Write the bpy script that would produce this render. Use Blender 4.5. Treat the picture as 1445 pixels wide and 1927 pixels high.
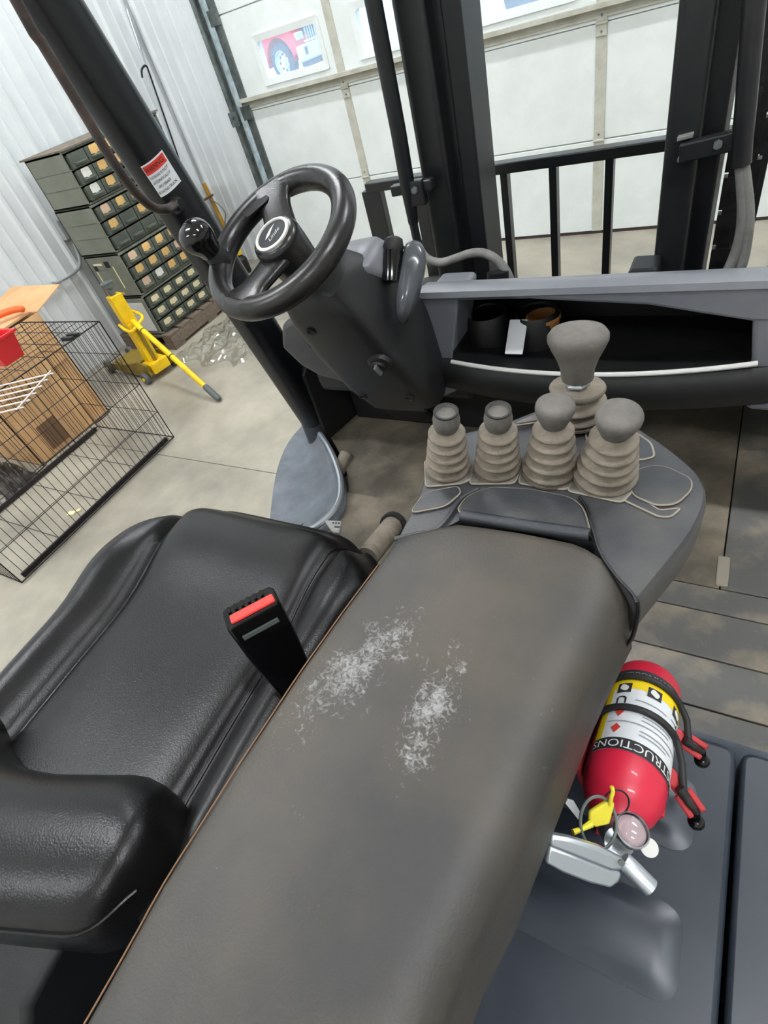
import bpy, bmesh, math, random
from mathutils import Vector, Matrix
random.seed(7)
scn = bpy.context.scene
for o in list(bpy.data.objects):
    bpy.data.objects.remove(o)
COL = scn.collection
V = Vector
R = math.radians

# ------------------------------------------------------------------ camera
W, H, F = 1445.0, 1927.0, 1013.7            # image size and focal length in pixels
YAW, PITCH, ROLL = 0.69646, 0.74883, -0.33606
CAM = V((0, 0, 1.67))
_f = V((-math.sin(YAW)*math.cos(PITCH), math.cos(YAW)*math.cos(PITCH), -math.sin(PITCH)))
_r0 = V((math.cos(YAW), math.sin(YAW), 0))
_u0 = _r0.cross(_f)
_r = _r0*math.cos(ROLL) + _u0*math.sin(ROLL)
_u = -_r0*math.sin(ROLL) + _u0*math.cos(ROLL)
cam = bpy.data.cameras.new('camera')
cam.sensor_fit = 'HORIZONTAL'; cam.sensor_width = 36.0; cam.lens = F*36.0/W
cam.clip_start = 0.02; cam.clip_end = 200
co = bpy.data.objects.new('camera', cam); COL.objects.link(co)
co.matrix_world = Matrix(((_r.x, _u.x, -_f.x, CAM.x), (_r.y, _u.y, -_f.y, CAM.y), (_r.z, _u.z, -_f.z, CAM.z), (0, 0, 0, 1)))
scn.camera = co

# ------------------------------------------------------------------ world, exposure
scn.view_settings.view_transform = 'Standard'
scn.view_settings.look = 'None'
scn.view_settings.gamma = 1.0
scn.view_settings.use_curve_mapping = False
scn.view_settings.exposure = 0.45
LAMP = 74.0                                   # emission of the ceiling strip lights
wd = bpy.data.worlds.new('overcast_sky'); scn.world = wd; wd.use_nodes = True
bg = wd.node_tree.nodes['Background']
bg.inputs[0].default_value = (0.80, 0.90, 1.0, 1); bg.inputs[1].default_value = 2.8

# measured positions: a point of the photograph put on a known plane of the place
def ray(px, py):
    return _r*((px-W/2)/F) - _u*((py-H/2)/F) + _f
def at(px, py, ax, val):
    d = ray(px, py); i = 'xyz'.index(ax)
    return CAM + d*((val-CAM[i])/d[i])
def atx(px, py, v): return at(px, py, 'x', v)
def aty(px, py, v): return at(px, py, 'y', v)
def atz(px, py, v): return at(px, py, 'z', v)
def atd(px, py, d): return CAM + ray(px, py)*d

# ------------------------------------------------------------------ materials
def lin(c):
    return tuple(((x/255)/12.92 if x/255 <= .04045 else ((x/255+.055)/1.055)**2.4) for x in c)
MATS = {}
def mat(name, c1, rough=.5, metal=0, c2=None, scale=8, bump=0, bscale=200, detail=4, spec=.5, coat=0, mixlo=.4, mixhi=.65, emit=0, alpha=1, rvar=0, stretch=None, trans=0):
    if name in MATS: return MATS[name]
    m = bpy.data.materials.new(name); m.use_nodes = True
    nt = m.node_tree; b = nt.nodes['Principled BSDF']
    a = (*lin(c1), 1)
    b.inputs['Base Color'].default_value = a
    b.inputs['Roughness'].default_value = rough
    b.inputs['Metallic'].default_value = metal
    b.inputs['Specular IOR Level'].default_value = spec
    b.inputs['Coat Weight'].default_value = coat
    if trans: b.inputs['Transmission Weight'].default_value = trans
    if emit:
        b.inputs['Emission Color'].default_value = a; b.inputs['Emission Strength'].default_value = emit
    co = None
    if c2 or bump or rvar:
        tc = nt.nodes.new('ShaderNodeTexCoord'); co = tc.outputs['Object']
        if stretch:
            mp = nt.nodes.new('ShaderNodeMapping'); mp.inputs['Scale'].default_value = stretch
            nt.links.new(co, mp.inputs[0]); co = mp.outputs[0]
    if c2 or rvar:
        n = nt.nodes.new('ShaderNodeTexNoise'); n.inputs['Scale'].default_value = scale; n.inputs['Detail'].default_value = detail
        n.inputs['Roughness'].default_value = .62
        nt.links.new(co, n.inputs['Vector'])
        r = nt.nodes.new('ShaderNodeValToRGB')
        r.color_ramp.elements[0].position = mixlo; r.color_ramp.elements[1].position = mixhi
        r.color_ramp.elements[0].color = a; r.color_ramp.elements[1].color = (*lin(c2 or c1), 1)
        nt.links.new(n.outputs[0], r.inputs[0])
        if c2: nt.links.new(r.outputs[0], b.inputs['Base Color'])
        if rvar:
            mr = nt.nodes.new('ShaderNodeMapRange'); mr.inputs[1].default_value = .3; mr.inputs[2].default_value = .7
            mr.inputs[3].default_value = rough-rvar; mr.inputs[4].default_value = rough+rvar
            nt.links.new(n.outputs[0], mr.inputs[0]); nt.links.new(mr.outputs[0], b.inputs['Roughness'])
    if bump:
        n2 = nt.nodes.new('ShaderNodeTexNoise'); n2.inputs['Scale'].default_value = bscale; n2.inputs['Detail'].default_value = 3
        nt.links.new(co, n2.inputs['Vector'])
        bp = nt.nodes.new('ShaderNodeBump'); bp.inputs['Strength'].default_value = bump; bp.inputs['Distance'].default_value = .002
        nt.links.new(n2.outputs[0], bp.inputs['Height']); nt.links.new(bp.outputs[0], b.inputs['Normal'])
    MATS[name] = m
    return m
def thin_glass(name, tint, gloss=.08, rough=.02):
    m = bpy.data.materials.new(name); m.use_nodes = True; nt = m.node_tree; nt.nodes.clear()
    o = nt.nodes.new('ShaderNodeOutputMaterial'); t = nt.nodes.new('ShaderNodeBsdfTransparent'); g = nt.nodes.new('ShaderNodeBsdfGlossy')
    t.inputs[0].default_value = (*lin(tint), 1); g.inputs['Roughness'].default_value = rough
    x = nt.nodes.new('ShaderNodeMixShader'); x.inputs[0].default_value = gloss
    nt.links.new(t.outputs[0], x.inputs[1]); nt.links.new(g.outputs[0], x.inputs[2]); nt.links.new(x.outputs[0], o.inputs[0])
    return m

M = dict(
    concrete=mat('concrete', (136, 131, 119), .45, c2=(176, 169, 152), scale=1.9, detail=11, bump=.12, bscale=60, mixlo=.34, mixhi=.66, rvar=.12),
    wallmetal=mat('white_wall_metal', (226, 230, 230), .5, c2=(216, 220, 221), scale=2),
    doorwhite=mat('door_white', (232, 237, 235), .5, c2=(224, 229, 226), scale=4),
    doorgrey=mat('door_stile_grey', (196, 196, 184), .5, c2=(176, 174, 160), scale=9),
    galv=mat('galvanised', (130, 138, 136), .42, .6, c2=(95, 102, 100), scale=14),
    seal=mat('door_seal', (52, 40, 38), .8),
    paintwhite=mat('paint_white', (225, 226, 222), .7),
    plastic=mat('black_plastic', (48, 50, 55), .36, c2=(62, 63, 66), scale=5, bump=.25, bscale=900, rvar=.06),
    plastic2=mat('dark_plastic', (18, 19, 20), .5, c2=(24, 24, 24), scale=6, bump=.25, bscale=900),
    rubber=mat('rubber', (24, 24, 25), .6, c2=(38, 37, 35), scale=12),
    dusty=mat('dusty_rubber', (130, 120, 106), .85, c2=(98, 91, 80), scale=22, bump=.4, bscale=400),
    dustyknob=mat('dusty_knob', (104, 100, 94), .7, c2=(84, 80, 74), scale=25, bump=.3, bscale=500),
    dustline=mat('dust_line', (142, 134, 120), .9),
    consol=mat('console_plastic', (52, 54, 58), .36, c2=(76, 75, 73), scale=7, detail=7, bump=.25, bscale=700, rvar=.08),
    consoldust=mat('console_dusty_plate', (98, 95, 90), .7, c2=(120, 114, 104), scale=30, bump=.3, bscale=500),
    wheelm=mat('steering_wheel_black', (26, 25, 26), .27, c2=(36, 34, 32), scale=5, detail=4, bump=.12, bscale=500, rvar=.03),
    gloss=mat('glossy_black', (10, 10, 11), .12, spec=.6),
    leather=mat('black_seat_vinyl', (15, 15, 16), .31, spec=.36, c2=(23, 22, 21), scale=3, detail=5, bump=.22, bscale=420, rvar=.04),
    pillar=mat('pillar_black', (10, 13, 17), .30, c2=(14, 17, 20), scale=6),
    mastm=mat('mast_black', (24, 26, 28), .34, c2=(33, 33, 33), scale=8),
    mastd=mat('mast_dark', (10, 12, 16), .45),
    chain=mat('chain_black', (26, 26, 28), .45, .4, c2=(44, 42, 40), scale=30),
    handle=mat('worn_grab_rail', (34, 29, 28), .42, c2=(74, 58, 50), scale=16, detail=7),
    hose=mat('grey_hose', (128, 128, 124), .55, c2=(108, 106, 102), scale=20),
    hood=mat('hood_slate', (40, 47, 57), .36, c2=(48, 55, 64), scale=4, rvar=.06),
    fenderm=mat('fender_slate', (86, 92, 100), .36, c2=(110, 116, 124), scale=9, detail=7),
    matm=mat('floor_mat_grey', (88, 87, 84), .6, c2=(150, 136, 114), scale=6, detail=9, bump=.3, bscale=120, mixlo=.46, mixhi=.74),
    matdirt=mat('floor_mat_dirty', (82, 76, 66), .75, c2=(124, 114, 98), scale=6, detail=8, bump=.4, bscale=90),
    lit_edge=mat('lip_lit_edge', (205, 205, 200), .4),  # pale colour imitates the highlight along the edge of the tray lip
    chrome=mat('steel_bright', (205, 208, 212), .22, .9),
    alu=mat('aluminium', (196, 202, 208), .33, .75),
    red=mat('extinguisher_red', (214, 38, 66), .42, c2=(200, 34, 58), scale=9, coat=.2),
    redbr=mat('bracket_red', (196, 40, 46), .5, c2=(160, 36, 40), scale=20),
    redplastic=mat('red_plastic', (226, 42, 48), .4),
    redbutton=mat('red_button', (232, 62, 54), .4),
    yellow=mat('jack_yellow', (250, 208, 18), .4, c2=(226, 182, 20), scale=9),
    yellowshade=mat('jack_yellow_shaded', (150, 126, 38), .5, c2=(118, 100, 34), scale=10),  # jack yellow darkened, with the shade on its low frame put into the colour
    yellowseal=mat('seal_yellow', (232, 216, 60), .5),
    labelw=mat('label_white', (224, 226, 228), .5),
    labely=mat('label_yellow', (246, 214, 30), .45),
    labelk=mat('label_black', (44, 44, 46), .5),
    ink=mat('ink_black', (24, 24, 26), .6),
    inkred=mat('ink_red', (214, 62, 48), .55),
    inkgrey=mat('ink_grey', (150, 150, 152), .6),
    inkwhite=mat('ink_white', (226, 226, 224), .6),
    cabinet=mat('cabinet_green', (124, 127, 114), .5, c2=(112, 116, 103), scale=5),
    drawer=mat('drawer_green', (88, 94, 84), .5, c2=(76, 82, 73), scale=9),
    cardtan=mat('card_tan', (232, 190, 122), .7, c2=(222, 176, 108), scale=30),
    cardcream=mat('card_cream', (236, 222, 180), .7),
    cardwhite=mat('card_white', (238, 236, 226), .7),
    cardpink=mat('card_pink', (218, 186, 160), .7),
    wood=mat('pallet_wood', (122, 108, 94), .8, c2=(98, 86, 74), scale=6, detail=6, stretch=(1, 8, 8)),
    carton=mat('cardboard', (214, 172, 124), .8, c2=(200, 156, 108), scale=4),
    cartond=mat('cardboard_dark', (122, 92, 66), .8),
    wire=mat('crate_wire', (40, 36, 36), .45, .3),
    grip=mat('grip_grey', (84, 90, 88), .6),
    bag=mat('dark_bag', (52, 49, 47), .45, c2=(80, 74, 68), scale=9),
    whitewire=mat('white_coated_wire', (235, 225, 220), .5),
    orange=mat('orange_plastic', (250, 104, 40), .45),
    oldyellow=mat('wood_yellow', (196, 146, 40), .6, c2=(168, 120, 36), scale=16),
    ivory=mat('badge_ring', (206, 204, 196), .4),
    badge=mat('badge_black', (40, 42, 46), .35),
    truckred=mat('truck_red', (206, 44, 60), .3, coat=.3),
    tyre=mat('tyre', (58, 66, 84), .8),
    truckwhite=mat('truck_chrome', (214, 220, 226), .25, .6),
    truckdark=mat('truck_dark', (70, 78, 96), .6),
    gravel=mat('yard_gravel', (196, 196, 194), .9, c2=(176, 176, 172), scale=3),
    mint=mat('trailer_mint', (196, 222, 212), .5),
    lampbody=mat('lamp_body', (230, 230, 230), .5),
    lampglow=mat('lamp_diffuser', (247, 250, 255), .5, emit=LAMP),
    dash_lit=mat('dash_plastic_lit', (104, 106, 112), .34, c2=(118, 119, 123), scale=6, bump=.2, bscale=900, rvar=.05),  # grey lightened to imitate bright reflections on the dash and cowl plastic
    column=mat('column_black', (30, 31, 32), .42, c2=(38, 38, 38), scale=5, bump=.25, bscale=900),
    paddle=mat('paddle_gloss_grey', (78, 80, 84), .18, c2=(64, 66, 70), scale=8),
    pipe=mat('conduit_grey', (168, 172, 172), .45),
    brown=mat('brown_cup', (176, 122, 66), .7, c2=(150, 100, 54), scale=30),
)
M['pane'] = thin_glass('window_pane', (232, 240, 246), .07)
def dusty_pane(m, amount):
    nt = m.node_tree; o = [n for n in nt.nodes if n.type == 'OUTPUT_MATERIAL'][0]; src = o.inputs[0].links[0].from_socket
    t = nt.nodes.new('ShaderNodeBsdfTranslucent'); t.inputs[0].default_value = (.85, .92, 1, 1)
    x = nt.nodes.new('ShaderNodeMixShader'); x.inputs[0].default_value = amount
    nt.links.new(src, x.inputs[1]); nt.links.new(t.outputs[0], x.inputs[2]); nt.links.new(x.outputs[0], o.inputs[0])
dusty_pane(M['pane'], .13)
M['film'] = thin_glass('clear_film', (246, 246, 244), .16, .10)
M['lens'] = thin_glass('gauge_lens', (235, 220, 228), .22, .08)

def armrest_mat():
    """worn armrest vinyl: dusty brown grey with whitish scuffed patches"""
    m = bpy.data.materials.new('armrest_vinyl'); m.use_nodes = True; nt = m.node_tree; L = nt.links.new
    b = nt.nodes['Principled BSDF']; b.inputs['Roughness'].default_value = .5
    tc = nt.nodes.new('ShaderNodeTexCoord')
    geo = nt.nodes.new('ShaderNodeNewGeometry'); pos = geo.outputs['Position']
    n = nt.nodes.new('ShaderNodeTexNoise'); n.inputs['Scale'].default_value = 7; n.inputs['Detail'].default_value = 8
    L(pos, n.inputs['Vector'])
    r = nt.nodes.new('ShaderNodeValToRGB'); r.color_ramp.elements[0].position = .35; r.color_ramp.elements[1].position = .68
    r.color_ramp.elements[0].color = (*lin((50, 49, 47)), 1); r.color_ramp.elements[1].color = (*lin((74, 68, 59)), 1)
    L(n.outputs[0], r.inputs[0])
    # scuffs: two worn streaks on the pad
    def streak(c, ang, la, lb):
        mp = nt.nodes.new('ShaderNodeMapping'); mp.vector_type = 'TEXTURE'
        mp.inputs['Location'].default_value = (c[0], c[1], 1.2); mp.inputs['Rotation'].default_value = (0, 0, ang); mp.inputs['Scale'].default_value = (la, lb, 1)
        L(pos, mp.inputs[0])
        gr = nt.nodes.new('ShaderNodeTexGradient'); gr.gradient_type = 'SPHERICAL'; L(mp.outputs[0], gr.inputs[0])
        return gr.outputs['Fac']
    def ang(a, b): return math.atan2(b.y-a.y, b.x-a.x)
    a1, a2 = atz(555, 1365, 1.2), atz(790, 1165, 1.2)
    b1, b2 = atz(765, 1450, 1.2), atz(860, 1235, 1.2)
    s1 = streak((a1+a2)/2, ang(a1, a2), (a2-a1).length*.85, .052)
    s2 = streak((b1+b2)/2, ang(b1, b2), (b2-b1).length*.85, .036)
    mx = nt.nodes.new('ShaderNodeMath'); mx.operation = 'MAXIMUM'; L(s1, mx.inputs[0]); L(s2, mx.inputs[1])
    n2 = nt.nodes.new('ShaderNodeTexNoise'); n2.inputs['Scale'].default_value = 170; n2.inputs['Detail'].default_value = 4; n2.inputs['Roughness'].default_value = .62; n2.inputs['Distortion'].default_value = 1.2
    L(pos, n2.inputs['Vector'])
    n3 = nt.nodes.new('ShaderNodeTexNoise'); n3.inputs['Scale'].default_value = 38; n3.inputs['Detail'].default_value = 5; L(pos, n3.inputs['Vector'])
    ad = nt.nodes.new('ShaderNodeMath'); ad.operation = 'MULTIPLY_ADD'; L(mx.outputs[0], ad.inputs[0]); ad.inputs[1].default_value = .42; L(n2.outputs[0], ad.inputs[2])
    ad2 = nt.nodes.new('ShaderNodeMath'); ad2.operation = 'MULTIPLY_ADD'; L(n3.outputs[0], ad2.inputs[0]); ad2.inputs[1].default_value = .5; L(ad.outputs[0], ad2.inputs[2])
    mr = nt.nodes.new('ShaderNodeMapRange'); mr.inputs[1].default_value = .98; mr.inputs[2].default_value = 1.22; L(ad2.outputs[0], mr.inputs[0])
    # sparse pale specks elsewhere
    mix = nt.nodes.new('ShaderNodeMix'); mix.data_type = 'RGBA'; L(mr.outputs[0], mix.inputs[0]); L(r.outputs[0], mix.inputs[6])
    mix.inputs[7].default_value = (*lin((138, 137, 135)), 1)
    L(mix.outputs[2], b.inputs['Base Color'])
    bp = nt.nodes.new('ShaderNodeBump'); bp.inputs['Strength'].default_value = .35; bp.inputs['Distance'].default_value = .0015
    n4 = nt.nodes.new('ShaderNodeTexNoise'); n4.inputs['Scale'].default_value = 420; n4.inputs['Detail'].default_value = 3; L(pos, n4.inputs['Vector'])
    ad3 = nt.nodes.new('ShaderNodeMath'); ad3.operation = 'ADD'; L(n4.outputs[0], ad3.inputs[0]); L(mr.outputs[0], ad3.inputs[1])
    L(ad3.outputs[0], bp.inputs['Height']); L(bp.outputs[0], b.inputs['Normal'])
    return m
M['armrest'] = armrest_mat()

# ------------------------------------------------------------------ mesh helpers
def frame_from(axis, up=None):
    a = V(axis).normalized()
    u = V(up) if up is not None else (V((0, 0, 1)) if abs(a.z) < .9 else V((1, 0, 0)))
    u = (u - a*u.dot(a)).normalized()
    return a, u, a.cross(u)
def cr(pts, n=6, closed=False):
    """Catmull-Rom through points"""
    P = [V(p) for p in pts]; out = []
    N = len(P); rng = range(N if closed else N-1)
    for i in rng:
        p0 = P[(i-1) % N] if closed or i > 0 else P[0]*2-P[1]
        p1 = P[i]; p2 = P[(i+1) % N]
        p3 = P[(i+2) % N] if closed or i+2 < N else P[-1]*2-P[-2]
        for k in range(n):
            t = k/n
            out.append(.5*((2*p1)+(p2-p0)*t+(2*p0-5*p1+4*p2-p3)*t*t+(3*p1-p0-3*p2+p3)*t**3))
    if not closed: out.append(P[-1])
    return out
def fillet(poly, rad, seg=5):
    """2D polygon with rounded corners; rad a number or one per corner"""
    n = len(poly); out = []
    for i in range(n):
        p = V(poly[i]).to_2d(); a = V(poly[i-1]).to_2d()-p; b = V(poly[(i+1) % n]).to_2d()-p
        r = rad[i] if isinstance(rad, (list, tuple)) else rad
        r = min(r, a.length*.45, b.length*.45)
        if r <= 0: out.append(p); continue
        s = p+a.normalized()*r; e = p+b.normalized()*r
        for k in range(seg+1):
            t = k/seg
            out.append(s*(1-t)**2+p*2*t*(1-t)+e*t*t)
    return out
class MB:
    def __init__(s): s.v = []; s.f = []; s.mi = []
    def add(s, vs, fs, mi=0):
        o = len(s.v); s.v += [V(p) for p in vs]; s.f += [tuple(i+o for i in f) for f in fs]; s.mi += [mi]*len(fs); return s
    def hexa(s, c, mi=0):
        return s.add(c, [(0, 3, 2, 1), (4, 5, 6, 7), (0, 1, 5, 4), (1, 2, 6, 5), (2, 3, 7, 6), (3, 0, 4, 7)], mi)
    def bb(s, x0, x1, y0, y1, z0, z1, mi=0):
        return s.hexa([(x0, y0, z0), (x1, y0, z0), (x1, y1, z0), (x0, y1, z0), (x0, y0, z1), (x1, y0, z1), (x1, y1, z1), (x0, y1, z1)], mi)
    def box(s, c, size, ex=(1, 0, 0), ey=(0, 1, 0), ez=(0, 0, 1), mi=0):
        c = V(c); X = V(ex).normalized()*size[0]/2; Y = V(ey).normalized()*size[1]/2; Z = V(ez).normalized()*size[2]/2
        return s.hexa([c-X-Y-Z, c+X-Y-Z, c+X+Y-Z, c-X+Y-Z, c-X-Y+Z, c+X-Y+Z, c+X+Y+Z, c-X+Y+Z], mi)
    def beam(s, p, q, w, t, up=None, mi=0):
        p, q = V(p), V(q); a, u, b = frame_from(q-p, up)
        return s.box((p+q)/2, ((q-p).length, t, w), a, u, b, mi)
    def loft(s, rings, cap=True, closed=True, mi=0, wrap=False):
        n = len(rings[0]); vs = [p for r in rings for p in r]; fs = []; K = len(rings)
        for i in range(K if wrap else K-1):
            j2 = (i+1) % K
            for j in range(n if closed else n-1):
                k = (j+1) % n
                fs.append((i*n+j, i*n+k, j2*n+k, j2*n+j))
        if cap and not wrap:
            fs.append(tuple(range(n))[::-1]); fs.append(tuple((K-1)*n+j for j in range(n)))
        return s.add(vs, fs, mi)
    def tube(s, path, r, n=10, closed=False, cap=True, mi=0, sq=None):
        P = [V(p) for p in path]; K = len(P); rings = []
        up = None
        for i in range(K):
            a = (P[(i+1) % K]-P[i-1]) if closed else (P[min(i+1, K-1)]-P[max(i-1, 0)])
            if a.length < 1e-9: a = V((0, 0, 1))
            a, u, b = frame_from(a, up); up = u
            rr = r[i] if isinstance(r, (list, tuple)) else r
            rings.append([P[i]+u*rr*math.cos(2*math.pi*k/n)+b*rr*math.sin(2*math.pi*k/n) for k in range(n)])
        return s.loft(rings, cap, True, mi, closed)
    def lathe(s, prof, o, axis=(0, 0, 1), n=20, up=None, mi=0, cap=True, sx=1, sy=1):
        a, u, b = frame_from(axis, up); o = V(o)
        rings = [[o+a*h+u*(max(r, 1e-5)*sx*math.cos(2*math.pi*k/n))+b*(max(r, 1e-5)*sy*math.sin(2*math.pi*k/n)) for k in range(n)] for r, h in prof]
        return s.loft(rings, cap, True, mi)
    def prism(s, poly, vec, mi=0):
        poly = [V(p) for p in poly]; vec = V(vec)
        return s.loft([poly, [p+vec for p in poly]], True, True, mi)
    def grid(s, fn, nu, nv, mi=0):
        vs = [fn(i/nu, j/nv) for i in range(nu+1) for j in range(nv+1)]
        fs = [(i*(nv+1)+j, i*(nv+1)+j+1, (i+1)*(nv+1)+j+1, (i+1)*(nv+1)+j) for i in range(nu) for j in range(nv)]
        return s.add(vs, fs, mi)
    def sphere(s, c, r, n=14, m=8, sc=(1, 1, 1), mi=0):
        c = V(c)
        rings = [[c+V((r*sc[0]*math.sin(math.pi*i/m)*math.cos(2*math.pi*k/n), r*sc[1]*math.sin(math.pi*i/m)*math.sin(2*math.pi*k/n), r*sc[2]*math.cos(math.pi*i/m))) for k in range(n)] for i in range(m+1)]
        rings[0] = [p+V((1e-5*math.cos(k), 1e-5*math.sin(k), 0)) for k, p in enumerate(rings[0])]
        rings[-1] = [p+V((1e-5*math.cos(k), 1e-5*math.sin(k), 0)) for k, p in enumerate(rings[-1])]
        return s.loft(rings, True, True, mi)
WL = {}
def wloc(o): return WL.get(o.name, V((0, 0, 0)))
def tag(o, label=None, cat=None, group=None, kind=None):
    if label: o['label'] = label
    if cat: o['category'] = cat
    if group: o['group'] = group
    if kind: o['kind'] = kind
    return o
def lift(p):
    """never deeper than thing > part > sub-part"""
    while p is not None and p.parent is not None and p.parent.parent is not None: p = p.parent
    return p
def empty(name, loc, label=None, cat=None, group=None, parent=None):
    o = bpy.data.objects.new(name, None); COL.objects.link(o); o.empty_display_size = .1
    loc = V(loc); WL[o.name] = loc
    parent = lift(parent)
    if parent: o.parent = parent; o.location = loc-wloc(parent)
    else: o.location = loc
    return tag(o, label, cat, group)
def build(mb, name, mats, parent=None, ang=38, bevel=0, sub=0, label=None, cat=None, group=None, kind=None, solid=0, recalc=True, seg=2):
    vs = mb.v
    mn = V((min(p.x for p in vs), min(p.y for p in vs), min(p.z for p in vs))); mx = V((max(p.x for p in vs), max(p.y for p in vs), max(p.z for p in vs)))
    o0 = V(((mn.x+mx.x)/2, (mn.y+mx.y)/2, mn.z))
    me = bpy.data.meshes.new(name)
    me.from_pydata([tuple(p-o0) for p in vs], [], mb.f)
    mats = mats if isinstance(mats, (list, tuple)) else [mats]
    for m in mats: me.materials.append(M[m] if isinstance(m, str) else m)
    if len(mats) > 1: me.polygons.foreach_set('material_index', mb.mi)
    if recalc:
        bm = bmesh.new(); bm.from_mesh(me); bmesh.ops.recalc_face_normals(bm, faces=bm.faces); bm.to_mesh(me); bm.free()
    me.polygons.foreach_set('use_smooth', [ang > 0]*len(me.polygons))
    if ang > 0: me.set_sharp_from_angle(angle=R(ang))
    o = bpy.data.objects.new(name, me); COL.objects.link(o)
    WL[o.name] = o0
    parent = lift(parent)
    if parent: o.parent = parent; o.location = o0-wloc(parent)
    else: o.location = o0
    if solid:
        md = o.modifiers.new('solid', 'SOLIDIFY'); md.thickness = solid; md.offset = -1
    if bevel:
        md = o.modifiers.new('bevel', 'BEVEL'); md.width = bevel; md.segments = seg; md.limit_method = 'ANGLE'; md.angle_limit = R(40)
        md.harden_normals = False
    if sub:
        md = o.modifiers.new('sub', 'SUBSURF'); md.levels = sub; md.render_levels = sub
    return tag(o, label, cat, group, kind)
def inst(src, name, loc, parent, mat_=None):
    """another object sharing src's mesh, its base point at a world location"""
    o = bpy.data.objects.new(name, src.data); COL.objects.link(o); loc = V(loc); WL[o.name] = loc
    for md in src.modifiers:
        if md.type == 'BEVEL':
            m2 = o.modifiers.new('bevel', 'BEVEL'); m2.width = md.width; m2.segments = md.segments; m2.limit_method = 'ANGLE'; m2.angle_limit = md.angle_limit
    parent = lift(parent)
    if parent: o.parent = parent; o.location = loc-wloc(parent)
    else: o.location = loc
    return o
def text_geo(s, size, shear=0, align='CENTER'):
    cu = bpy.data.curves.new('lettering', 'FONT'); cu.body = s; cu.size = size; cu.align_x = align; cu.align_y = 'CENTER'; cu.shear = shear; cu.resolution_u = 3
    ob = bpy.data.objects.new('lettering', cu); COL.objects.link(ob)
    dg = bpy.context.evaluated_depsgraph_get(); me = bpy.data.meshes.new_from_object(ob.evaluated_get(dg))
    vs = [v.co.copy() for v in me.vertices]; fs = [tuple(p.vertices) for p in me.polygons]
    bpy.data.objects.remove(ob); bpy.data.curves.remove(cu); bpy.data.meshes.remove(me)
    return vs, fs
def rect_poly(x0, x1, y0, y1): return [(x0, y0), (x1, y0), (x1, y1), (x0, y1)]

# ================================================================== the room
XW, YD = -4.477, 4.385                       # left wall, inner face of the overhead door
JX0, JX1 = -3.63, 1.26                       # door opening
ZC = 4.6
mb = MB()
yj = atz(340, 862, 0).y                      # saw-cut control joint in the slab
for y0, y1 in ((-5.2, yj-.003), (yj+.003, YD+.12)):
    mb.bb(XW-.25, 6.2, y0, y1, -.12, 0)
mb.bb(XW-.25, 6.2, yj-.003, yj+.003, -.12, -.006)
build(mb, 'floor', 'concrete', ang=0, kind='structure')

def ribbed(p0, p1, z0, z1, nrm, name, parent):
    """ribbed steel cladding sheets between two plan points, each sheet a panel"""
    p0, p1 = V((*p0, 0)), V((*p1, 0)); d = (p1-p0); Ltot = d.length; d.normalize(); n = V((*nrm, 0))
    prof = [(0, 0), (.016, .022), (.040, .022), (.056, 0), (.130, 0), (.138, .006), (.150, .006), (.158, 0)]
    pitch = .2286; sheet = pitch*4; x = 0; first = None
    while x < Ltot-.02:
        w = min(sheet, Ltot-x); m = MB(); pts = []
        for k in range(4):
            for a, h in prof:
                if k*pitch+a < w: pts.append((k*pitch+a, h))
        pts.append((w, 0))
        front = [p0+d*(x+a)+n*h for a, h in pts]; back = [p0+d*(x+a)-n*.02 for a, h in (pts[-1], pts[0])]
        ring = front+back
        m.loft([[p+V((0, 0, z0)) for p in ring], [p+V((0, 0, z1)) for p in ring]])
        build(m, name, 'wallmetal', parent, ang=20)
        x += sheet
mb = MB().bb(XW-.2, XW-.03, -5.2, YD+.2, 0, ZC)
wl = build(mb, 'wall_left', 'wallmetal', ang=0, kind='structure')
ribbed((XW, 0.2), (XW, YD), .0, ZC-.02, (1, 0), 'wall_panel', wl)
mb = MB().bb(XW-.2, JX0-.08, YD+.05, YD+.2, 0, ZC).bb(JX1+.08, 6.2, YD+.05, YD+.2, 0, ZC).bb(JX0-.08, JX1+.08, YD+.05, YD+.2, 3.66, ZC)
wf = build(mb, 'wall_front', 'wallmetal', ang=0, kind='structure')
ribbed((XW+.02, YD+.03), (JX0-.17, YD+.03), 0, ZC-.02, (0, -1), 'wall_panel', wf)
ribbed((JX1+.12, YD+.03), (5.9, YD+.03), 0, ZC-.02, (0, -1), 'wall_panel', wf)
build(MB().bb(6.0, 6.2, -5.2, YD+.2, 0, ZC), 'wall_right', 'paintwhite', ang=0, kind='structure')
build(MB().bb(XW-.2, 6.2, -5.4, -5.2, 0, ZC), 'wall_back', 'paintwhite', ang=0, kind='structure')
build(MB().bb(XW-.2, 6.2, -5.4, YD+.2, ZC, ZC+.15), 'ceiling', 'paintwhite', ang=0, kind='structure')
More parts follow.
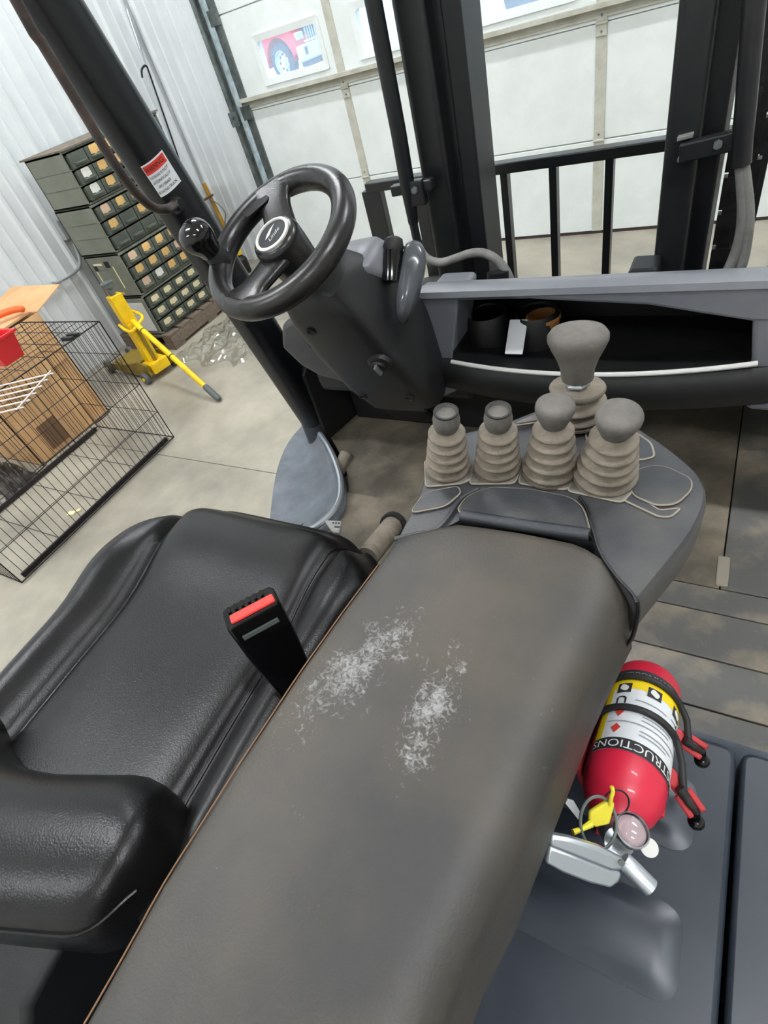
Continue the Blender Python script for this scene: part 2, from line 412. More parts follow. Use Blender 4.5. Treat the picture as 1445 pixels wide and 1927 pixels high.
# flat corner flashing beside the opening, galvanised track and its bracket
tr = build(MB().bb(JX0-.165, JX0-.085, YD-.02, YD+.06, 0, 3.66), 'lit_edge_1', 'wallmetal', ang=0, bevel=.006, kind='structure')
mt = MB().bb(JX0-.085, JX0-.078, YD-.12, YD+.05, 0, 3.6).bb(JX0-.078, JX0-.052, YD-.12, YD-.114, 0, 3.6).bb(JX0-.078, JX0-.052, YD-.06, YD-.054, 0, 3.6)
build(mt, 'track', 'galv', tr, ang=0)
for z in (.35, 1.18, 2.0, 2.9):
    m = MB().bb(JX0-.10, JX0-.02, YD-.135, YD-.125, z-.05, z+.05).bb(JX0-.10, JX0-.092, YD-.135, YD+.0, z-.05, z+.05)
    bk = build(m, 'track_bracket', 'galv', tr, ang=0, bevel=.002)
    build(MB().lathe([(.0, 0), (.012, 0), (.012, .012), (0, .012)], (JX0-.06, YD-.135, z+.02), (0, -1, 0), 10), 'bolt', 'galv', bk)
tr2 = build(MB().bb(JX1+.085, JX1+.165, YD-.02, YD+.06, 0, 3.66), 'lit_edge_2', 'wallmetal', ang=0, bevel=.006, kind='structure')
build(MB().bb(JX1+.052, JX1+.085, YD-.12, YD-.054, 0, 3.6), 'track', 'galv', tr2, ang=0)

# ------------------------------------------------------------------ overhead door
dr = empty('door_1', (-1.19, YD, 0)); tag(dr, kind='structure')
SEC = [(.015, .592), (.598, 1.19), (1.196, 1.79), (1.796, 2.39), (2.396, 2.99), (2.996, 3.6)]
WX = [(-3.325+.88*i, -3.325+.88*i+.548) for i in range(5)]
WZ = (1.358, 1.592)
for si, (z0, z1) in enumerate(SEC):
    m = MB()
    if si != 2:
        m.bb(JX0, JX1, YD, YD+.045, z0, z1).bb(JX0, JX1, YD+.02, YD+.043, z1-.01, z1+.008)
        build(m, 'door_section', 'doorwhite', dr, ang=0, bevel=.004)
    else:
        m.bb(JX0, JX1, YD+.02, YD+.043, z1-.01, z1+.008)
        m.bb(JX0, JX1, YD, YD+.045, z0, WZ[0]).bb(JX0, JX1, YD, YD+.045, WZ[1], z1)
        xs = [JX0]+[v for a in WX for v in a]+[JX1]
        for i in range(0, len(xs), 2): m.bb(xs[i], xs[i+1], YD, YD+.045, WZ[0], WZ[1])
        sec = build(m, 'door_section', 'doorwhite', dr, ang=0)
        for x0, x1 in WX:
            zc = (WZ[0]+WZ[1])/2
            out = fillet(rect_poly(x0-.036, x1+.036, WZ[0]-.036, WZ[1]+.036), .02, 4); inn = fillet(rect_poly(x0+.006, x1-.006, WZ[0]+.006, WZ[1]-.006), .022, 4)
            m = MB(); rings = []
            for pl, y in ((out, YD+.002), (out, YD-.012), (inn, YD-.006), (inn, YD+.05)):
                rings.append([(p.x, y, p.y) for p in pl])
            m.loft(rings, cap=False)
            fr = build(m, 'window_frame', 'doorwhite', dr, ang=50)
            build(MB().bb(x0, x1, YD+.018, YD+.021, WZ[0], WZ[1]), 'pane', M['pane'], fr, ang=0)
# stiles, hinges, horizontal stiffener
for x in (-2.655, -1.752, -.838, .065):
    for si, (z0, z1) in enumerate(SEC):
        st = build(MB().bb(x-.033, x+.033, YD-.006, YD+.002, z0+.004, z1-.004), 'stile', 'doorgrey', dr, ang=0, bevel=.001)
    for z in (.595, 1.193, 1.793):
        hg = build(MB().bb(x-.03, x+.03, YD-.014, YD-.006, z-.06, z+.055).tube([(x-.034, YD-.016, z), (x+.034, YD-.016, z)], .008, 8), 'hinge', 'doorgrey', dr, ang=30)
        for dz in (-.04, .035): build(MB().lathe([(0, 0), (.007, 0), (.006, .005), (0, .005)], (x, YD-.014, z+dz), (0, -1, 0), 8), 'rivet', 'galv', hg)
for x0, x1 in ((JX0-.03, JX0+.045), (JX1-.045, JX1+.03)):
    for si, (z0, z1) in enumerate(SEC):
        build(MB().bb(x0, x1, YD-.01, YD+.003, z0, z1), 'end_stile', 'galv', dr, ang=0, bevel=.002)
for z in (.595, 1.193, 1.793):
    build(MB().bb(JX0-.045, JX0+.05, YD-.03, YD-.01, z-.05, z+.045), 'roller_hinge', 'galv', dr, ang=0, bevel=.003)
m = MB().bb(JX0-.02, JX1+.02, YD-.055, YD-.004, 1.272, 1.282).bb(JX0-.02, JX1+.02, YD-.06, YD-.052, 1.262, 1.29).bb(JX0-.02, JX1+.02, YD-.012, YD-.004, 1.215, 1.282)
build(m, 'stiffener', 'doorgrey', dr, ang=0, bevel=.002)
build(MB().bb(JX0, JX1, YD-.004, YD+.05, .0, .02), 'bottom_seal', 'seal', dr, ang=0)

# ------------------------------------------------------------------ strip lights under the ceiling
def strip_light(x, y, label):
    t = empty('strip_light', (x, y, ZC-.12), label, 'light', 'strip lights under the ceiling')
    build(MB().bb(x-.75, x+.75, y-.11, y+.11, ZC-.06, ZC), 'lamp_body', 'lampbody', t, ang=0, bevel=.01)
    build(MB().bb(x-.72, x+.72, y-.09, y+.09, ZC-.085, ZC-.06), 'diffuser', 'lampglow', t, ang=0, bevel=.01)
for i, x in enumerate((-2.7, 1.6)):
    for j, y in enumerate((-2.9, .1, 2.9)):
        strip_light(x, y, 'white ceiling strip light out of view above the forklift bay')

# ------------------------------------------------------------------ yard outside, truck seen through the first window
DT = 18.0
wc = atd(537, 117, DT)                       # hub of the front wheel
TR = .52; ZG = wc.z-TR
m = MB().hexa([(-30, YD+.12, -.3), (30, YD+.12, -.3), (30, 40, -.3), (-30, 40, -.3), (-30, YD+.12, -.02), (30, YD+.12, -.02), (30, 40, -.02), (-30, 40, -.02)])
m.v[6] = V((30, wc.y+14, ZG+.3)); m.v[7] = V((-30, wc.y+14, ZG+.3))
m = MB().add([(-30, YD+.12, -.02), (30, YD+.12, -.02), (30, wc.y-1.6, ZG), (-30, wc.y-1.6, ZG), (30, wc.y+16, ZG), (-30, wc.y+16, ZG)], [(0, 1, 2, 3), (3, 2, 4, 5)])
build(m, 'yard_ground', 'gravel', ang=0, kind='structure')
t = empty('truck', (wc.x, wc.y, ZG), 'red road truck with chrome bumper parked outside the first door window', 'truck')
tf = V((.975, -.22, 0)).normalized(); ts = V((-tf.y*-1, -tf.x, 0)); ts = V((tf.y, -tf.x, 0))   # forward, side facing the building
def tp(f, s, z): return V((wc.x, wc.y, 0))+tf*f+ts*s+V((0, 0, ZG+z))
pr_ = [(.30, -.14), (.33, -.10), (.50, -.11), (.52, -.06), (.52, .06), (.50, .11), (.33, .10), (.30, .14)]
build(MB().lathe([(.30, -.13), (.34, -.14), (.48, -.14), (.52, -.08), (.52, .1), (.48, .15), (.34, .15), (.31, .10)], tp(0, 0, TR), ts, 28, cap=False), 'tyre', 'tyre', t)
rim = build(MB().lathe([(.0, .10), (.09, .10), (.10, .04), (.22, .02), (.29, .06), (.315, .14), (.33, .145), (.33, .10), (.31, -.1), (0, -.1)], tp(0, 0, TR), ts, 24), 'wheel_rim', 'truckwhite', t)
m = MB()
for k in range(8):
    a = k*math.pi/4
    m.lathe([(0, 0), (.032, 0), (.032, .03), (0, .03)], tp(.21*math.cos(a), .02, TR+.21*math.sin(a)), ts, 8)
build(m, 'hand_holes', 'truckdark', rim)
# fender with the arch, hood, cab behind
arc = [(.64*math.cos(R(a)), TR+.64*math.sin(R(a))) for a in range(-5, 186, 12)]
prof = [(.9, .62), (.88, 1.0), (.72, 1.22), (.2, 1.38), (-.6, 1.42), (-.78, 1.3), (-.80, .45)]+[(-.64, TR-.05)]
prof = arc[::-1]+[(.70, .62), (.9, .66), (.9, 1.0), (.74, 1.22), (.2, 1.36), (-.6, 1.40), (-.80, 1.3), (-.82, .45)]
m = MB().prism([tp(f, .18, z) for f, z in prof], -ts*.62)
build(m, 'fender', 'truckred', t, bevel=.03, ang=40)
m = MB().loft([[tp(f, .06, 1.25), tp(f, -2.0, 1.25), tp(f, -2.0, z), tp(f, -.9, z+.06), tp(f, .02, z)] for f, z in ((.82, 1.62), (-1.2, 1.9))])
build(m, 'bonnet', 'truckred', t, bevel=.05)
build(MB().loft([[tp(-1.2, .2, .5), tp(-1.2, -2.1, .5), tp(-1.2, -2.1, 2.9), tp(-1.2, .2, 2.9)], [tp(-3.2, .2, .5), tp(-3.2, -2.1, .5), tp(-3.2, -2.1, 3.0), tp(-3.2, .2, 3.0)]]), 'cab', 'truckred', t, bevel=.06)
build(MB().box(tp(1.0, -.95, .62), (.22, 2.36, .42), tf, ts), 'bumper', 'truckwhite', t, bevel=.05)
build(MB().box(tp(1.115, -.02, .66), (.012, .12, .2), tf, ts), 'tow_plate', 'truckdark', t, bevel=.004)
build(MB().box(tp(.9, -.95, .34), (.3, 1.9, .16), tf, ts), 'valance', 'truckdark', t, bevel=.04)
hl = build(MB().box(tp(.88, -.06, 1.05), (.1, .34, .2), tf, ts), 'headlight', 'truckwhite', t, bevel=.03)
gr = build(MB().box(tp(.84, -.95, 1.22), (.08, 1.36, .86), tf, ts), 'grille', 'truckdark', t, bevel=.03)
for k in range(12):
    build(MB().box(tp(.895, -.36-k*.107, 1.22), (.05, .038, .80), tf, ts), 'grille_bar', 'truckwhite', gr, ang=0)
build(MB().box(tp(.9, -.95, .875), (.07, 1.5, .06), tf, ts), 'grille_sill', 'truckwhite', gr, ang=0, bevel=.01)
# pale trailer beyond the second window
c = aty(715, 60, 19.0)
tl = empty('trailer', (c.x, 19.5, ZG), 'pale mint and white box trailer parked outside the second door window', 'trailer')
build(MB().bb(c.x-.9, c.x+6.2, 19, 21.4, ZG+.9, ZG+3.6), 'box_body', 'mint', tl, ang=0, bevel=.03)
build(MB().bb(c.x-.9, c.x+6.2, 18.98, 19.0, ZG+.5, ZG+1.25), 'side_skirt', 'truckwhite', tl, ang=0)
for k in range(2):
    build(MB().lathe([(.0, 0), (.24, 0), (.45, .02), (.48, .1), (.48, .26), (0, .26)], (c.x+4.2+k*1.2, 19.05, ZG+.48), (0, 1, 0), 20), 'tyre', 'tyre', tl)

# ------------------------------------------------------------------ drawer cabinets on a pallet by the left wall
CX0, CX1, CY0, CY1 = -4.24, -3.80, 2.68, 3.60
pal = empty('pallet', (-4.03, 3.15, 0), 'dusty brown wooden pallet under the stack of green drawer cabinets', 'pallet')
for k in range(7):
    y = 2.67+k*.145
    build(MB().bb(-4.36, -3.74, y, y+.12, .108, .13), 'deck_board', 'wood', pal, ang=0, bevel=.003)
for x in (-4.36, -4.10, -3.84):
    build(MB().bb(x, x+.10, 2.67, 3.66, .022, .108), 'stringer', 'wood', pal, ang=0, bevel=.004)
for y in (2.67, 3.1, 3.54):
    build(MB().bb(-4.36, -3.74, y, y+.12, 0, .022), 'base_board', 'wood', pal, ang=0, bevel=.003)
ROWS = 3; NC = 6
cz = [.130, .452, .774, 1.096]; ch = .322
labels = ['green steel drawer cabinet at the bottom of the stack, white paper on its side',
          'green drawer cabinet third from top, tape outline and black corners on its side',
          'green drawer cabinet second from the top of the stack',
          'green drawer cabinet on top of the stack, cardboard sheet over it']
dw = (CY1-CY0-.04)/NC; dh = (ch-.034)/ROWS
proto = None; pcard = None; plip = None
cards = {0: ['cardcream']*4, 1: ['cardtan', 'cardpink', 'cardtan', 'cardtan'], 2: ['cardtan', 'cardtan', 'cardtan', 'cardpink'], 3: ['cardtan', 'cardtan', 'cardtan', 'cardwhite']}
skip = {(2, 0, 0), (2, 0, 1), (2, 0, 2), (2, 1, 1), (3, 2, 0), (3, 0, 2), (3, 0, 4)}
rs = random.Random(3)
for ci in range(4):
    z0 = cz[ci]; dx = (.0, .012, -.004, .006)[ci]
    cb = empty('drawer_cabinet', ((CX0+CX1)/2, (CY0+CY1)/2, z0), labels[ci], 'cabinet', 'stacked drawer cabinets')
    m = MB().bb(CX0+dx, CX1-.03+dx, CY0, CY0+.012, z0, z0+ch-.004).bb(CX0+dx, CX1-.03+dx, CY1-.012, CY1, z0, z0+ch-.004)
    m.bb(CX0+dx, CX1-.03+dx, CY0, CY1, z0, z0+.012).bb(CX0+dx, CX1-.02+dx, CY0, CY1, z0+ch-.018, z0+ch-.004).bb(CX0+dx, CX0+.012+dx, CY0, CY1, z0, z0+ch-.004)
    for r in range(1, ROWS): m.bb(CX0+dx, CX1-.03+dx, CY0, CY1, z0+.012+r*dh+.001, z0+.012+r*dh+.007)
    body = build(m, 'cabinet_body', 'cabinet', cb, ang=0, bevel=.002)
    for r in range(ROWS):
        for c_ in range(NC):
            y = CY0+.02+c_*dw; z = z0+.012+r*dh+.008
            base = V((CX1-.17+dx, y+dw/2, z))
            if proto is None:
                m = MB().bb(CX1-.33+dx, CX1-.012+dx, y+.006, y+dw-.006, z, z+dh-.018).bb(CX1-.012+dx, CX1-.004+dx, y+.003, y+dw-.003, z-.002, z+dh-.012)
                proto = build(m, 'drawer', 'drawer', cb, ang=0, bevel=.003); d = proto; base = WL[proto.name]
                off0 = base-V((CX1+dx, y, z))
            else:
                d = inst(proto, 'drawer', V((CX1+dx, y, z))+off0, cb)
            # finger lip and card
            yy = y+dw/2
            if plip is None:
                m = MB().loft([[(CX1-.004+dx, yy+s*.05, z+.012), (CX1+.022+dx, yy+s*.046, z+.016), (CX1+.024+dx, yy+s*.046, z+.024), (CX1-.004+dx, yy+s*.05, z+.03)] for s in (-1, 1)])
                plip = build(m, 'finger_lip', 'drawer', d, ang=0); lo = WL[plip.name]-V((CX1+dx, y, z))
            else: inst(plip, 'finger_lip', V((CX1+dx, y, z))+lo, d)
            if (ci, r, c_) in skip: continue
            key = cards[ci][rs.randrange(4)]
            if rs.random() < .08: key = 'cardwhite'
            h = .050 if ci else .038
            w = .036 if ci else .038
            pl = fillet([(-w, 0), (-w*.35, 0), (-w*.25, -.006), (w*.25, -.006), (w*.35, 0), (w, 0), (w, h*.72), (w*.8, h), (-w*.8, h), (-w, h*.72)], .003, 2)
            m = MB().prism([(CX1-.0035+dx, yy+p.x, z+.034+p.y) for p in pl], (.002, 0, 0))
            build(m, 'label_card', key, d, ang=0)
    if ci == 1:   # tape outline with black corners on the side facing the room
        s = CY0-.001
        for (x0, zz0, x1, zz1, mt) in ((-4.16, .70, -4.06, .715, 'cardcream'), (-4.17, .50, -4.158, .665, 'cardcream'), (-3.955, .52, -3.943, .685, 'cardcream'), (-4.09, .475, -3.99, .49, 'cardtan')):
            build(MB().bb(x0, x1, s-.0015, s, zz0, zz1), 'tape_strip', mt, body, ang=0)
        for x0, x1, a, b in ((-4.175, -4.135, .66, .70), (-4.03, -3.975, .68, .725)):
            build(MB().bb(x0, x1, s-.0015, s, a, b), 'corner_patch', 'ink', body, ang=0)
    if ci == 0:
        build(MB().bb(-4.21, -3.86, CY0-.003, CY0, .165, .40), 'paper_sheet', 'labelw', body, ang=0)
build(MB().bb(CX0-.03, CX1+.01, CY0-.01, CY1, 1.4145, 1.424), 'cardboard_sheet', 'dusty', ang=0, label='dusty grey brown cardboard sheet lying on the top drawer cabinet', cat='cardboard')

# ------------------------------------------------------------------ yellow floor jack
jb = V((-3.60, 2.33, 0))
jk = empty('floor_jack', jb, 'yellow garage jack with upright post and long handle sloping to the floor', 'jack')
m = MB()
for s in (-1, 1):
    pl = [(-.62, .035), (-.55, .03), (.02, .03), (.08, .06), (.08, .14), (-.02, .16), (-.25, .11), (-.62, .075)]
    d = V((-.985, .17, 0)); n = V((.17, .985, 0))
    m.prism([jb-d*p+V((0, 0, z))+n*(s*.10-.006) for p, z in pl], n*.012)
m.box(jb+V((-.985, .17, 0))*.3+V((0, 0, .08)), (.3, .19, .05), (-.985, .17, 0), (.17, .985, 0))
build(m, 'frame', 'yellowshade', jk, ang=0, bevel=.004)
for f, s, r_ in ((-.02, .13, .045), (-.02, -.13, .045), (.56, .11, .05), (.56, -.11, .05)):
    c = jb+V((-.985, .17, 0))*f+V((.17, .985, 0))*s
    w = build(MB().lathe([(0, -.018), (r_*.9, -.018), (r_, -.012), (r_, .012), (r_*.9, .018), (0, .018)], c+V((0, 0, r_)), (.17, .985, 0), 16), 'wheel', 'grip', jk)
    build(MB().lathe([(0, -.026), (.014, -.026), (.014, .026), (0, .026)], c+V((0, 0, r_)), (.17, .985, 0), 10), 'axle', 'yellow', w)
X_, Y_ = V((.98, -.2, 0)), V((.2, .98, 0))
build(MB().box(jb+V((0, 0, .25)), (.085, .085, .36), X_, Y_).box(jb+V((.02, 0, .09)), (.13, .15, .08), X_, Y_), 'post', 'yellow', jk, ang=0, bevel=.008)
build(MB().box(jb+V((0, 0, .52)), (.075, .09, .22), X_, Y_), 'post_sleeve', 'yellow', jk, ang=0, bevel=.006)
sd = build(MB().lathe([(0, 0), (.022, 0), (.022, .05), (.042, .055), (.045, .085), (.03, .085), (.028, .078), (0, .078)], jb+V((0, 0, .63)), (0, 0, 1), 16), 'saddle', 'galv', jk)
pts = [jb+X_*a+Y_*b+V((0, 0, z)) for a, b, z in ((-.02, -.07, .44), (.05, -.075, .41), (.1, -.06, .40), (.11, 0, .42), (.1, .06, .44), (.04, .075, .46), (-.02, .06, .48))]
build(MB().tube(cr(pts, 4), .011, 8), 'yoke', 'yellow', jk)
h0 = jb+X_*.06+V((0, 0, .44)); h1 = atz(413, 752, .018)
hd = h0.lerp(h1, .84)
hb = build(MB().tube([h0, h0.lerp(h1, .3), hd], .019, 12), 'handle', 'yellow', jk)
for q in (.12, .46): build(MB().tube([h0.lerp(h1, q), h0.lerp(h1, q+.008)], .0205, 12), 'joint_ring', 'ink', hb)
build(MB().tube([hd, hd.lerp(h1, .1), hd.lerp(h1, .9), h1], [.019, .022, .022, .016], 12), 'handle_grip', 'grip', hb)
build(MB().tube([jb+V((0, 0, .12))+X_*.05, jb+V((0, 0, .40))+X_*.055], .014, 8), 'ram', 'yellowshade', jk)

# ------------------------------------------------------------------ wire dog crate
KX0, KX1, KY0, KY1, KZ = -3.585, -2.81, .485, 1.66, .79
ck = empty('dog_crate', ((KX0+KX1)/2, (KY0+KY1)/2, 0), 'large black wire dog crate standing empty on the concrete', 'crate')
def wires(plane, u0, u1, v0, v1, c, du, dv, name, par):
    m = MB(); P = {'x': lambda u, v: V((c, u, v)), 'y': lambda u, v: V((u, c, v)), 'z': lambda u, v: V((u, v, c))}[plane]
    n = round((u1-u0)/du)
    for i in range(n+1):
        u = u0+(u1-u0)*i/n; r = .0034 if i in (0, n) else .0017
        m.tube([P(u, v0), P(u, v1)], r, 5)
    n = round((v1-v0)/dv)
    for i in range(n+1):
        v = v0+(v1-v0)*i/n; r = .0034 if i in (0, n) else .0021
        m.tube([P(u0, v), P(u1, v)], r, 5)
    return build(m, name, 'wire', par, ang=60)
wires('x', KY0, KY1, .012, KZ, KX1, .0392, .195, 'side_panel', ck)
wires('x', KY0, KY1, .012, KZ, KX0, .0392, .195, 'side_panel', ck)
wires('y', KX0, KX1, .012, KZ, KY1, .0392, .195, 'end_panel', ck)
wires('y', KX0, KX1, .012, KZ, KY0, .0392, .195, 'end_panel', ck)
tpn = wires('z', KX0, KX1, KY0, KY1, KZ, .098, .118, 'top_panel', ck)
wires('z', KX0, KX1, KY0, KY1, .014, .39, .295, 'floor_grid', ck)
for x in (KX1-.035, KX0+.02):
    build(MB().bb(x, x+.014, KY0+.03, KY1-.03, .006, .036), 'base_rail', 'wire', ck, ang=0, bevel=.003)
c = atz(133, 634, KZ+.006)
for k in (-1, 1): build(MB().box(c+V((0, .018*k, 0)), (.085, .02, .02), (1, .1, 0), (-.1, 1, 0)), 'clip', 'plastic2', tpn, ang=0, bevel=.004)
for y in (.9, 1.35):
    build(MB().tube(cr([(KX1+.004, y-.05, .42), (KX1+.02, y-.05, .40), (KX1+.02, y+.05, .40), (KX1+.004, y+.05, .42)], 4), .004, 6), 'latch', 'wire', ck)

# ------------------------------------------------------------------ cardboard box behind the crate and the things about it
bx1, by1 = -3.675, 1.84; bx0, by0 = -4.30, 1.24
cbx = empty('cardboard_box', ((bx0+bx1)/2, (by0+by1)/2, 0), 'big open brown cardboard box behind the wire crate', 'box')
BZ = .76
for nm, a in (('side_wall', (bx1-.006, bx1, by0, by1)), ('side_wall', (bx0, bx0+.006, by0, by1)), ('end_wall', (bx0, bx1, by0, by0+.006)), ('end_wall', (bx0, bx1, by1-.006, by1)), ('base', (bx0, bx1, by0, by1))):
    build(MB().bb(*a, 0, BZ if nm != 'base' else .006), nm, 'carton', cbx, ang=0)
def flap(p0, p1, out, name='flap'):
    p0, p1, out = V(p0), V(p1), V(out); nn = (p1-p0).cross(out).normalized()*.005
    a = [p0, p1, p1+out*.97+(p0-p1)*.04, p0+out+(p1-p0)*.03]
    build(MB().prism(a, nn), name, 'carton', cbx, ang=0)
flap((bx1, by0, BZ), (bx1, by1, BZ), (.02, .0, -.31))
flap((bx0, by1, BZ), (bx1, by1, BZ), (0, .26, .06))
flap((bx0, by0, BZ), (bx0, by1, BZ), (-.1, 0, .2))
build(MB().prism([(bx1+.001, by0+.12, .04), (bx1+.001, by0+.26, .04), (bx1+.001, by0+.26, .22), (bx1+.001, by0+.12, .22)], (.001, 0, 0)), 'dark_square', 'cartond', cbx, ang=0)  # darker brown square low on the box side
c0 = V((-4.02, 1.55, BZ-.03))
build(MB().prism([(bx0+.02, by0+.2, BZ+.0), (bx1-.02, by0+.1, BZ+.0), (bx1-.03, by1-.03, BZ+.01), (bx0+.02, by1-.02, BZ+.03)], (0, 0, .012)), 'folded_cardboard', 'carton', ang=0, label='folded cardboard sheet laid across the open box', cat='cardboard')
p = atz(12, 594, BZ+.05)
m = MB().tube(cr([p+V((-.10, -.10, 0)), p+V((-.03, -.02, .015)), p+V((.03, .05, .012)), p+V((.08, .08, 0))], 6), [.012]+[.02]*17+[.012], 10)
build(m, 'hand_tool', 'orange', label='orange plastic tool handle lying on the cardboard box', cat='tool')
# red bin on the crate
c = atz(16, 678, KZ+.008)
a0, a1, hgt = .055, .075, .13
bn = empty('storage_bin', c, 'small red plastic bin sitting on top of the wire crate', 'bin')
m = MB(); 
def sq(w, z, k=1.25): return [c+V((sx*w*k, sy*w, z)) for sx, sy in ((-1, -1), (1, -1), (1, 1), (-1, 1))]
m.loft([sq(a0, 0), sq(a1, hgt), sq(a1-.004, hgt), sq(a0-.004, .005)])
build(m, 'bin_body', 'redplastic', bn, ang=0, bevel=.003)
m = MB(); m.loft([sq(a1+.008, hgt-.012), sq(a1+.008, hgt), sq(a1-.003, hgt), sq(a1-.003, hgt-.012)], cap=False, wrap=True)
build(m, 'bin_rim', 'redplastic', bn, ang=0)
# white coated wire rack lying on the crate
g0 = atz(20, 745, KZ+.008)
wr = empty('wire_rack', g0, 'white coated wire rack lying on the crate beside the red bin', 'rack')
m = MB(); dX = V((.9, .43, 0)).normalized(); dY = V((-.43, .9, 0)).normalized()
for k in range(6): m.tube([g0+dY*(-.14+k*.055)-dX*.26, g0+dY*(-.14+k*.055)+dX*.15], .0035, 6)
for s in (-.24, .13): m.tube([g0+dX*s-dY*.16+V((0, 0, .006)), g0+dX*s+dY*.155+V((0, 0, .006))], .003, 6)
build(m, 'rack_wires', 'whitewire', wr)
# crumpled bag
def crumple(name, c, sx, sy, sz, mat_, seed, label, cat, nu=26, nv=20, kind=None):
    rr = random.Random(seed); ph = [(rr.uniform(5, 16), rr.uniform(5, 16), rr.uniform(0, 6)) for _ in range(7)]
    def fn(u, v):
        x, y = u*2-1, v*2-1; e = max(0, 1-(x*x)**2)*max(0, 1-(y*y)**2)
        h = sum(abs(math.sin(a*x*.7+b*y*.7+p)) for a, b, p in ph)/7
        return V((c.x+sx*x*(1+.12*math.sin(7*y)), c.y+sy*y*(1+.14*math.sin(6*x+1)), c.z+.002+sz*e**.6*(.15+h*1.1)*(.6+.4*rr.random())))
    return build(MB().grid(fn, nu, nv), name, mat_, label=label, cat=cat, ang=25, kind=kind)
c = V((-3.88, 1.05, 0))
crumple('plastic_bag', c, .26, .12, .12, 'bag', 5, 'crumpled dark plastic bag on the floor against the cardboard box', 'bag')
c = atz(436, 640, 0)
crumple('plastic_film', c, .34, .34, .09, M['film'], 9, 'crumpled clear plastic film on the floor beside the pallet', 'film', 34, 30)
c = atz(136, 967, 0)
build(MB().box(c+V((0, 0, .006)), (.05, .03, .01), (1, .3, 0), (-.3, 1, 0)).box(c+V((.03, .03, .006)), (.03, .02, .01), (.7, .7, 0), (-.7, .7, 0)), 'paper_scrap', 'cardcream', ang=0, bevel=.003, label='small torn cream paper scrap on the floor inside the wire crate', cat='paper')

# ------------------------------------------------------------------ conduit and outlet box on the left wall
cx = XW+.045
cd = empty('electrical_conduit', (cx, 2.2, .6), 'grey electrical conduit running along the ribbed wall to an outlet box', 'conduit')
q = [atx(-60, 622, cx), atx(0, 590, cx), atx(70, 550, cx), atx(135, 516, cx), atx(150, 497, cx), atx(146, 475, cx), atx(133, 446, cx)]
build(MB().tube(cr(q, 5), .013, 10), 'pipe', 'pipe', cd)
c = atx(122, 430, cx)
build(MB().box(c, (.05, .10, .14)), 'outlet_box', 'pipe', cd, ang=0, bevel=.006)
for px, py in ((40, 566), (100, 535)):
    build(MB().box(atx(px, py, cx), (.034, .02, .04)), 'pipe_strap', 'pipe', cd, ang=0, bevel=.003)

# ------------------------------------------------------------------ tools leaning in the corner
def pole(name, pts, r, mat_, label, cat):
    return build(MB().tube(pts, r, 8), name, mat_, label=label, cat=cat)
a = V((XW+.04, 4.30, 2.02)); b = V((-4.20, 4.02, .0))
t = empty('steel_rod', b, 'long bright steel rod leaning into the corner by the door', 'rod')
pa = atx(239, 17, XW+.06); pb = atx(333, 300, XW+.06); dd = (pb-pa); pc = pa+dd*((pa.z-.004)/(-dd.z))
build(MB().tube([pa, pa.lerp(pc, .12)], .014, 10), 'rod_sleeve', 'chrome', t)
build(MB().tube([pa.lerp(pc, .12), pc], .009, 8), 'rod_shaft', 'alu', t)
pa = atx(277, 126, XW+.10); pb = atx(370, 395, XW+.10); dd = pb-pa; pc = pa+dd*((pa.z-.004)/(-dd.z))
t = empty('hook_rod', pc, 'dark thin rod with a bent hook end leaning in the corner', 'rod')
build(MB().tube([pa, pc], .007, 8), 'rod_shaft', 'mastd', t)
build(MB().tube(cr([pa+V((0, -.10, -.05)), pa+V((0, -.07, -.005)), pa+V((0, -.02, .012)), pa], 5), .008, 8), 'hook', 'mastd', t)
yy = YD-.07
p0 = aty(383, 345, yy); p1 = aty(440, 462, yy); dd = p1-p0; p2 = p0+dd*((p0.z-.005)/(-dd.z))
t = empty('digging_bar', p2, 'worn yellow handled tool with a dark crossbar leaning against the front wall', 'tool')
build(MB().tube([p0, p0.lerp(p2, .5), p2], .019, 10), 'shaft', 'oldyellow', t)
c = aty(391, 376, yy-.02)
build(MB().tube([c-V((.09, 0, .005)), c+V((.09, 0, .035))], .011, 8), 'crossbar', 'cartond', t)
build(MB().tube(cr([c+V((.03, -.01, .01)), aty(412, 385, yy-.02), aty(424, 402, yy-.02), aty(424, 425, yy-.02), p0.lerp(p2, .75)], 5), .006, 6), 'wire_loop', 'galv', t)
c = atz(458, 492, 0); c = V((-4.15, 4.18, 0))
c = aty(456, 493, 4.1); c.z = 0
t = empty('bottle', c, 'dark bottle with a yellow cap on the floor in the corner', 'bottle')
build(MB().lathe([(0, 0), (.05, 0), (.055, .01), (.055, .13), (.03, .16), (.022, .165), (.022, .18), (0, .18)], c, n=16), 'bottle_body', 'rubber', t)
build(MB().lathe([(0, .175), (.032, .175), (.034, .19), (.032, .225), (0, .228)], c, n=16), 'cap', 'labely', t)

# ================================================================== the forklift
FK = empty('forklift', (-.45, .5, 0), 'black and slate forklift with worn armrest console, seen from its right side', 'forklift')
def part(mb, name, m, par=None, **k): return build(mb, name, m, par or FK, **k)
FZ = .60                                     # cab floor
# ---- chassis under the cab
ch_ = part(MB().bb(-1.12, .48, -.9, .44, .22, .60).bb(-1.0, .40, .44, 1.52, .25, FZ-.012), 'chassis', 'plastic2', ang=0, bevel=.02)
for sx in (-1.0, .34):
    w = part(MB().lathe([(0, -.12), (.2, -.12), (.22, -.10), (.36, -.11), (.39, -.07), (.39, .07), (.36, .11), (.22, .10), (.2, .12), (0, .12)], (sx, 1.95, .39), (1, 0, 0), 28), 'drive_wheel', 'rubber')
    part(MB().lathe([(0, -.125), (.17, -.125), (.19, -.115), (.19, .115), (.17, .125), (0, .125)], (sx, 1.95, .39), (1, 0, 0), 20), 'wheel_rim', 'hood', w)
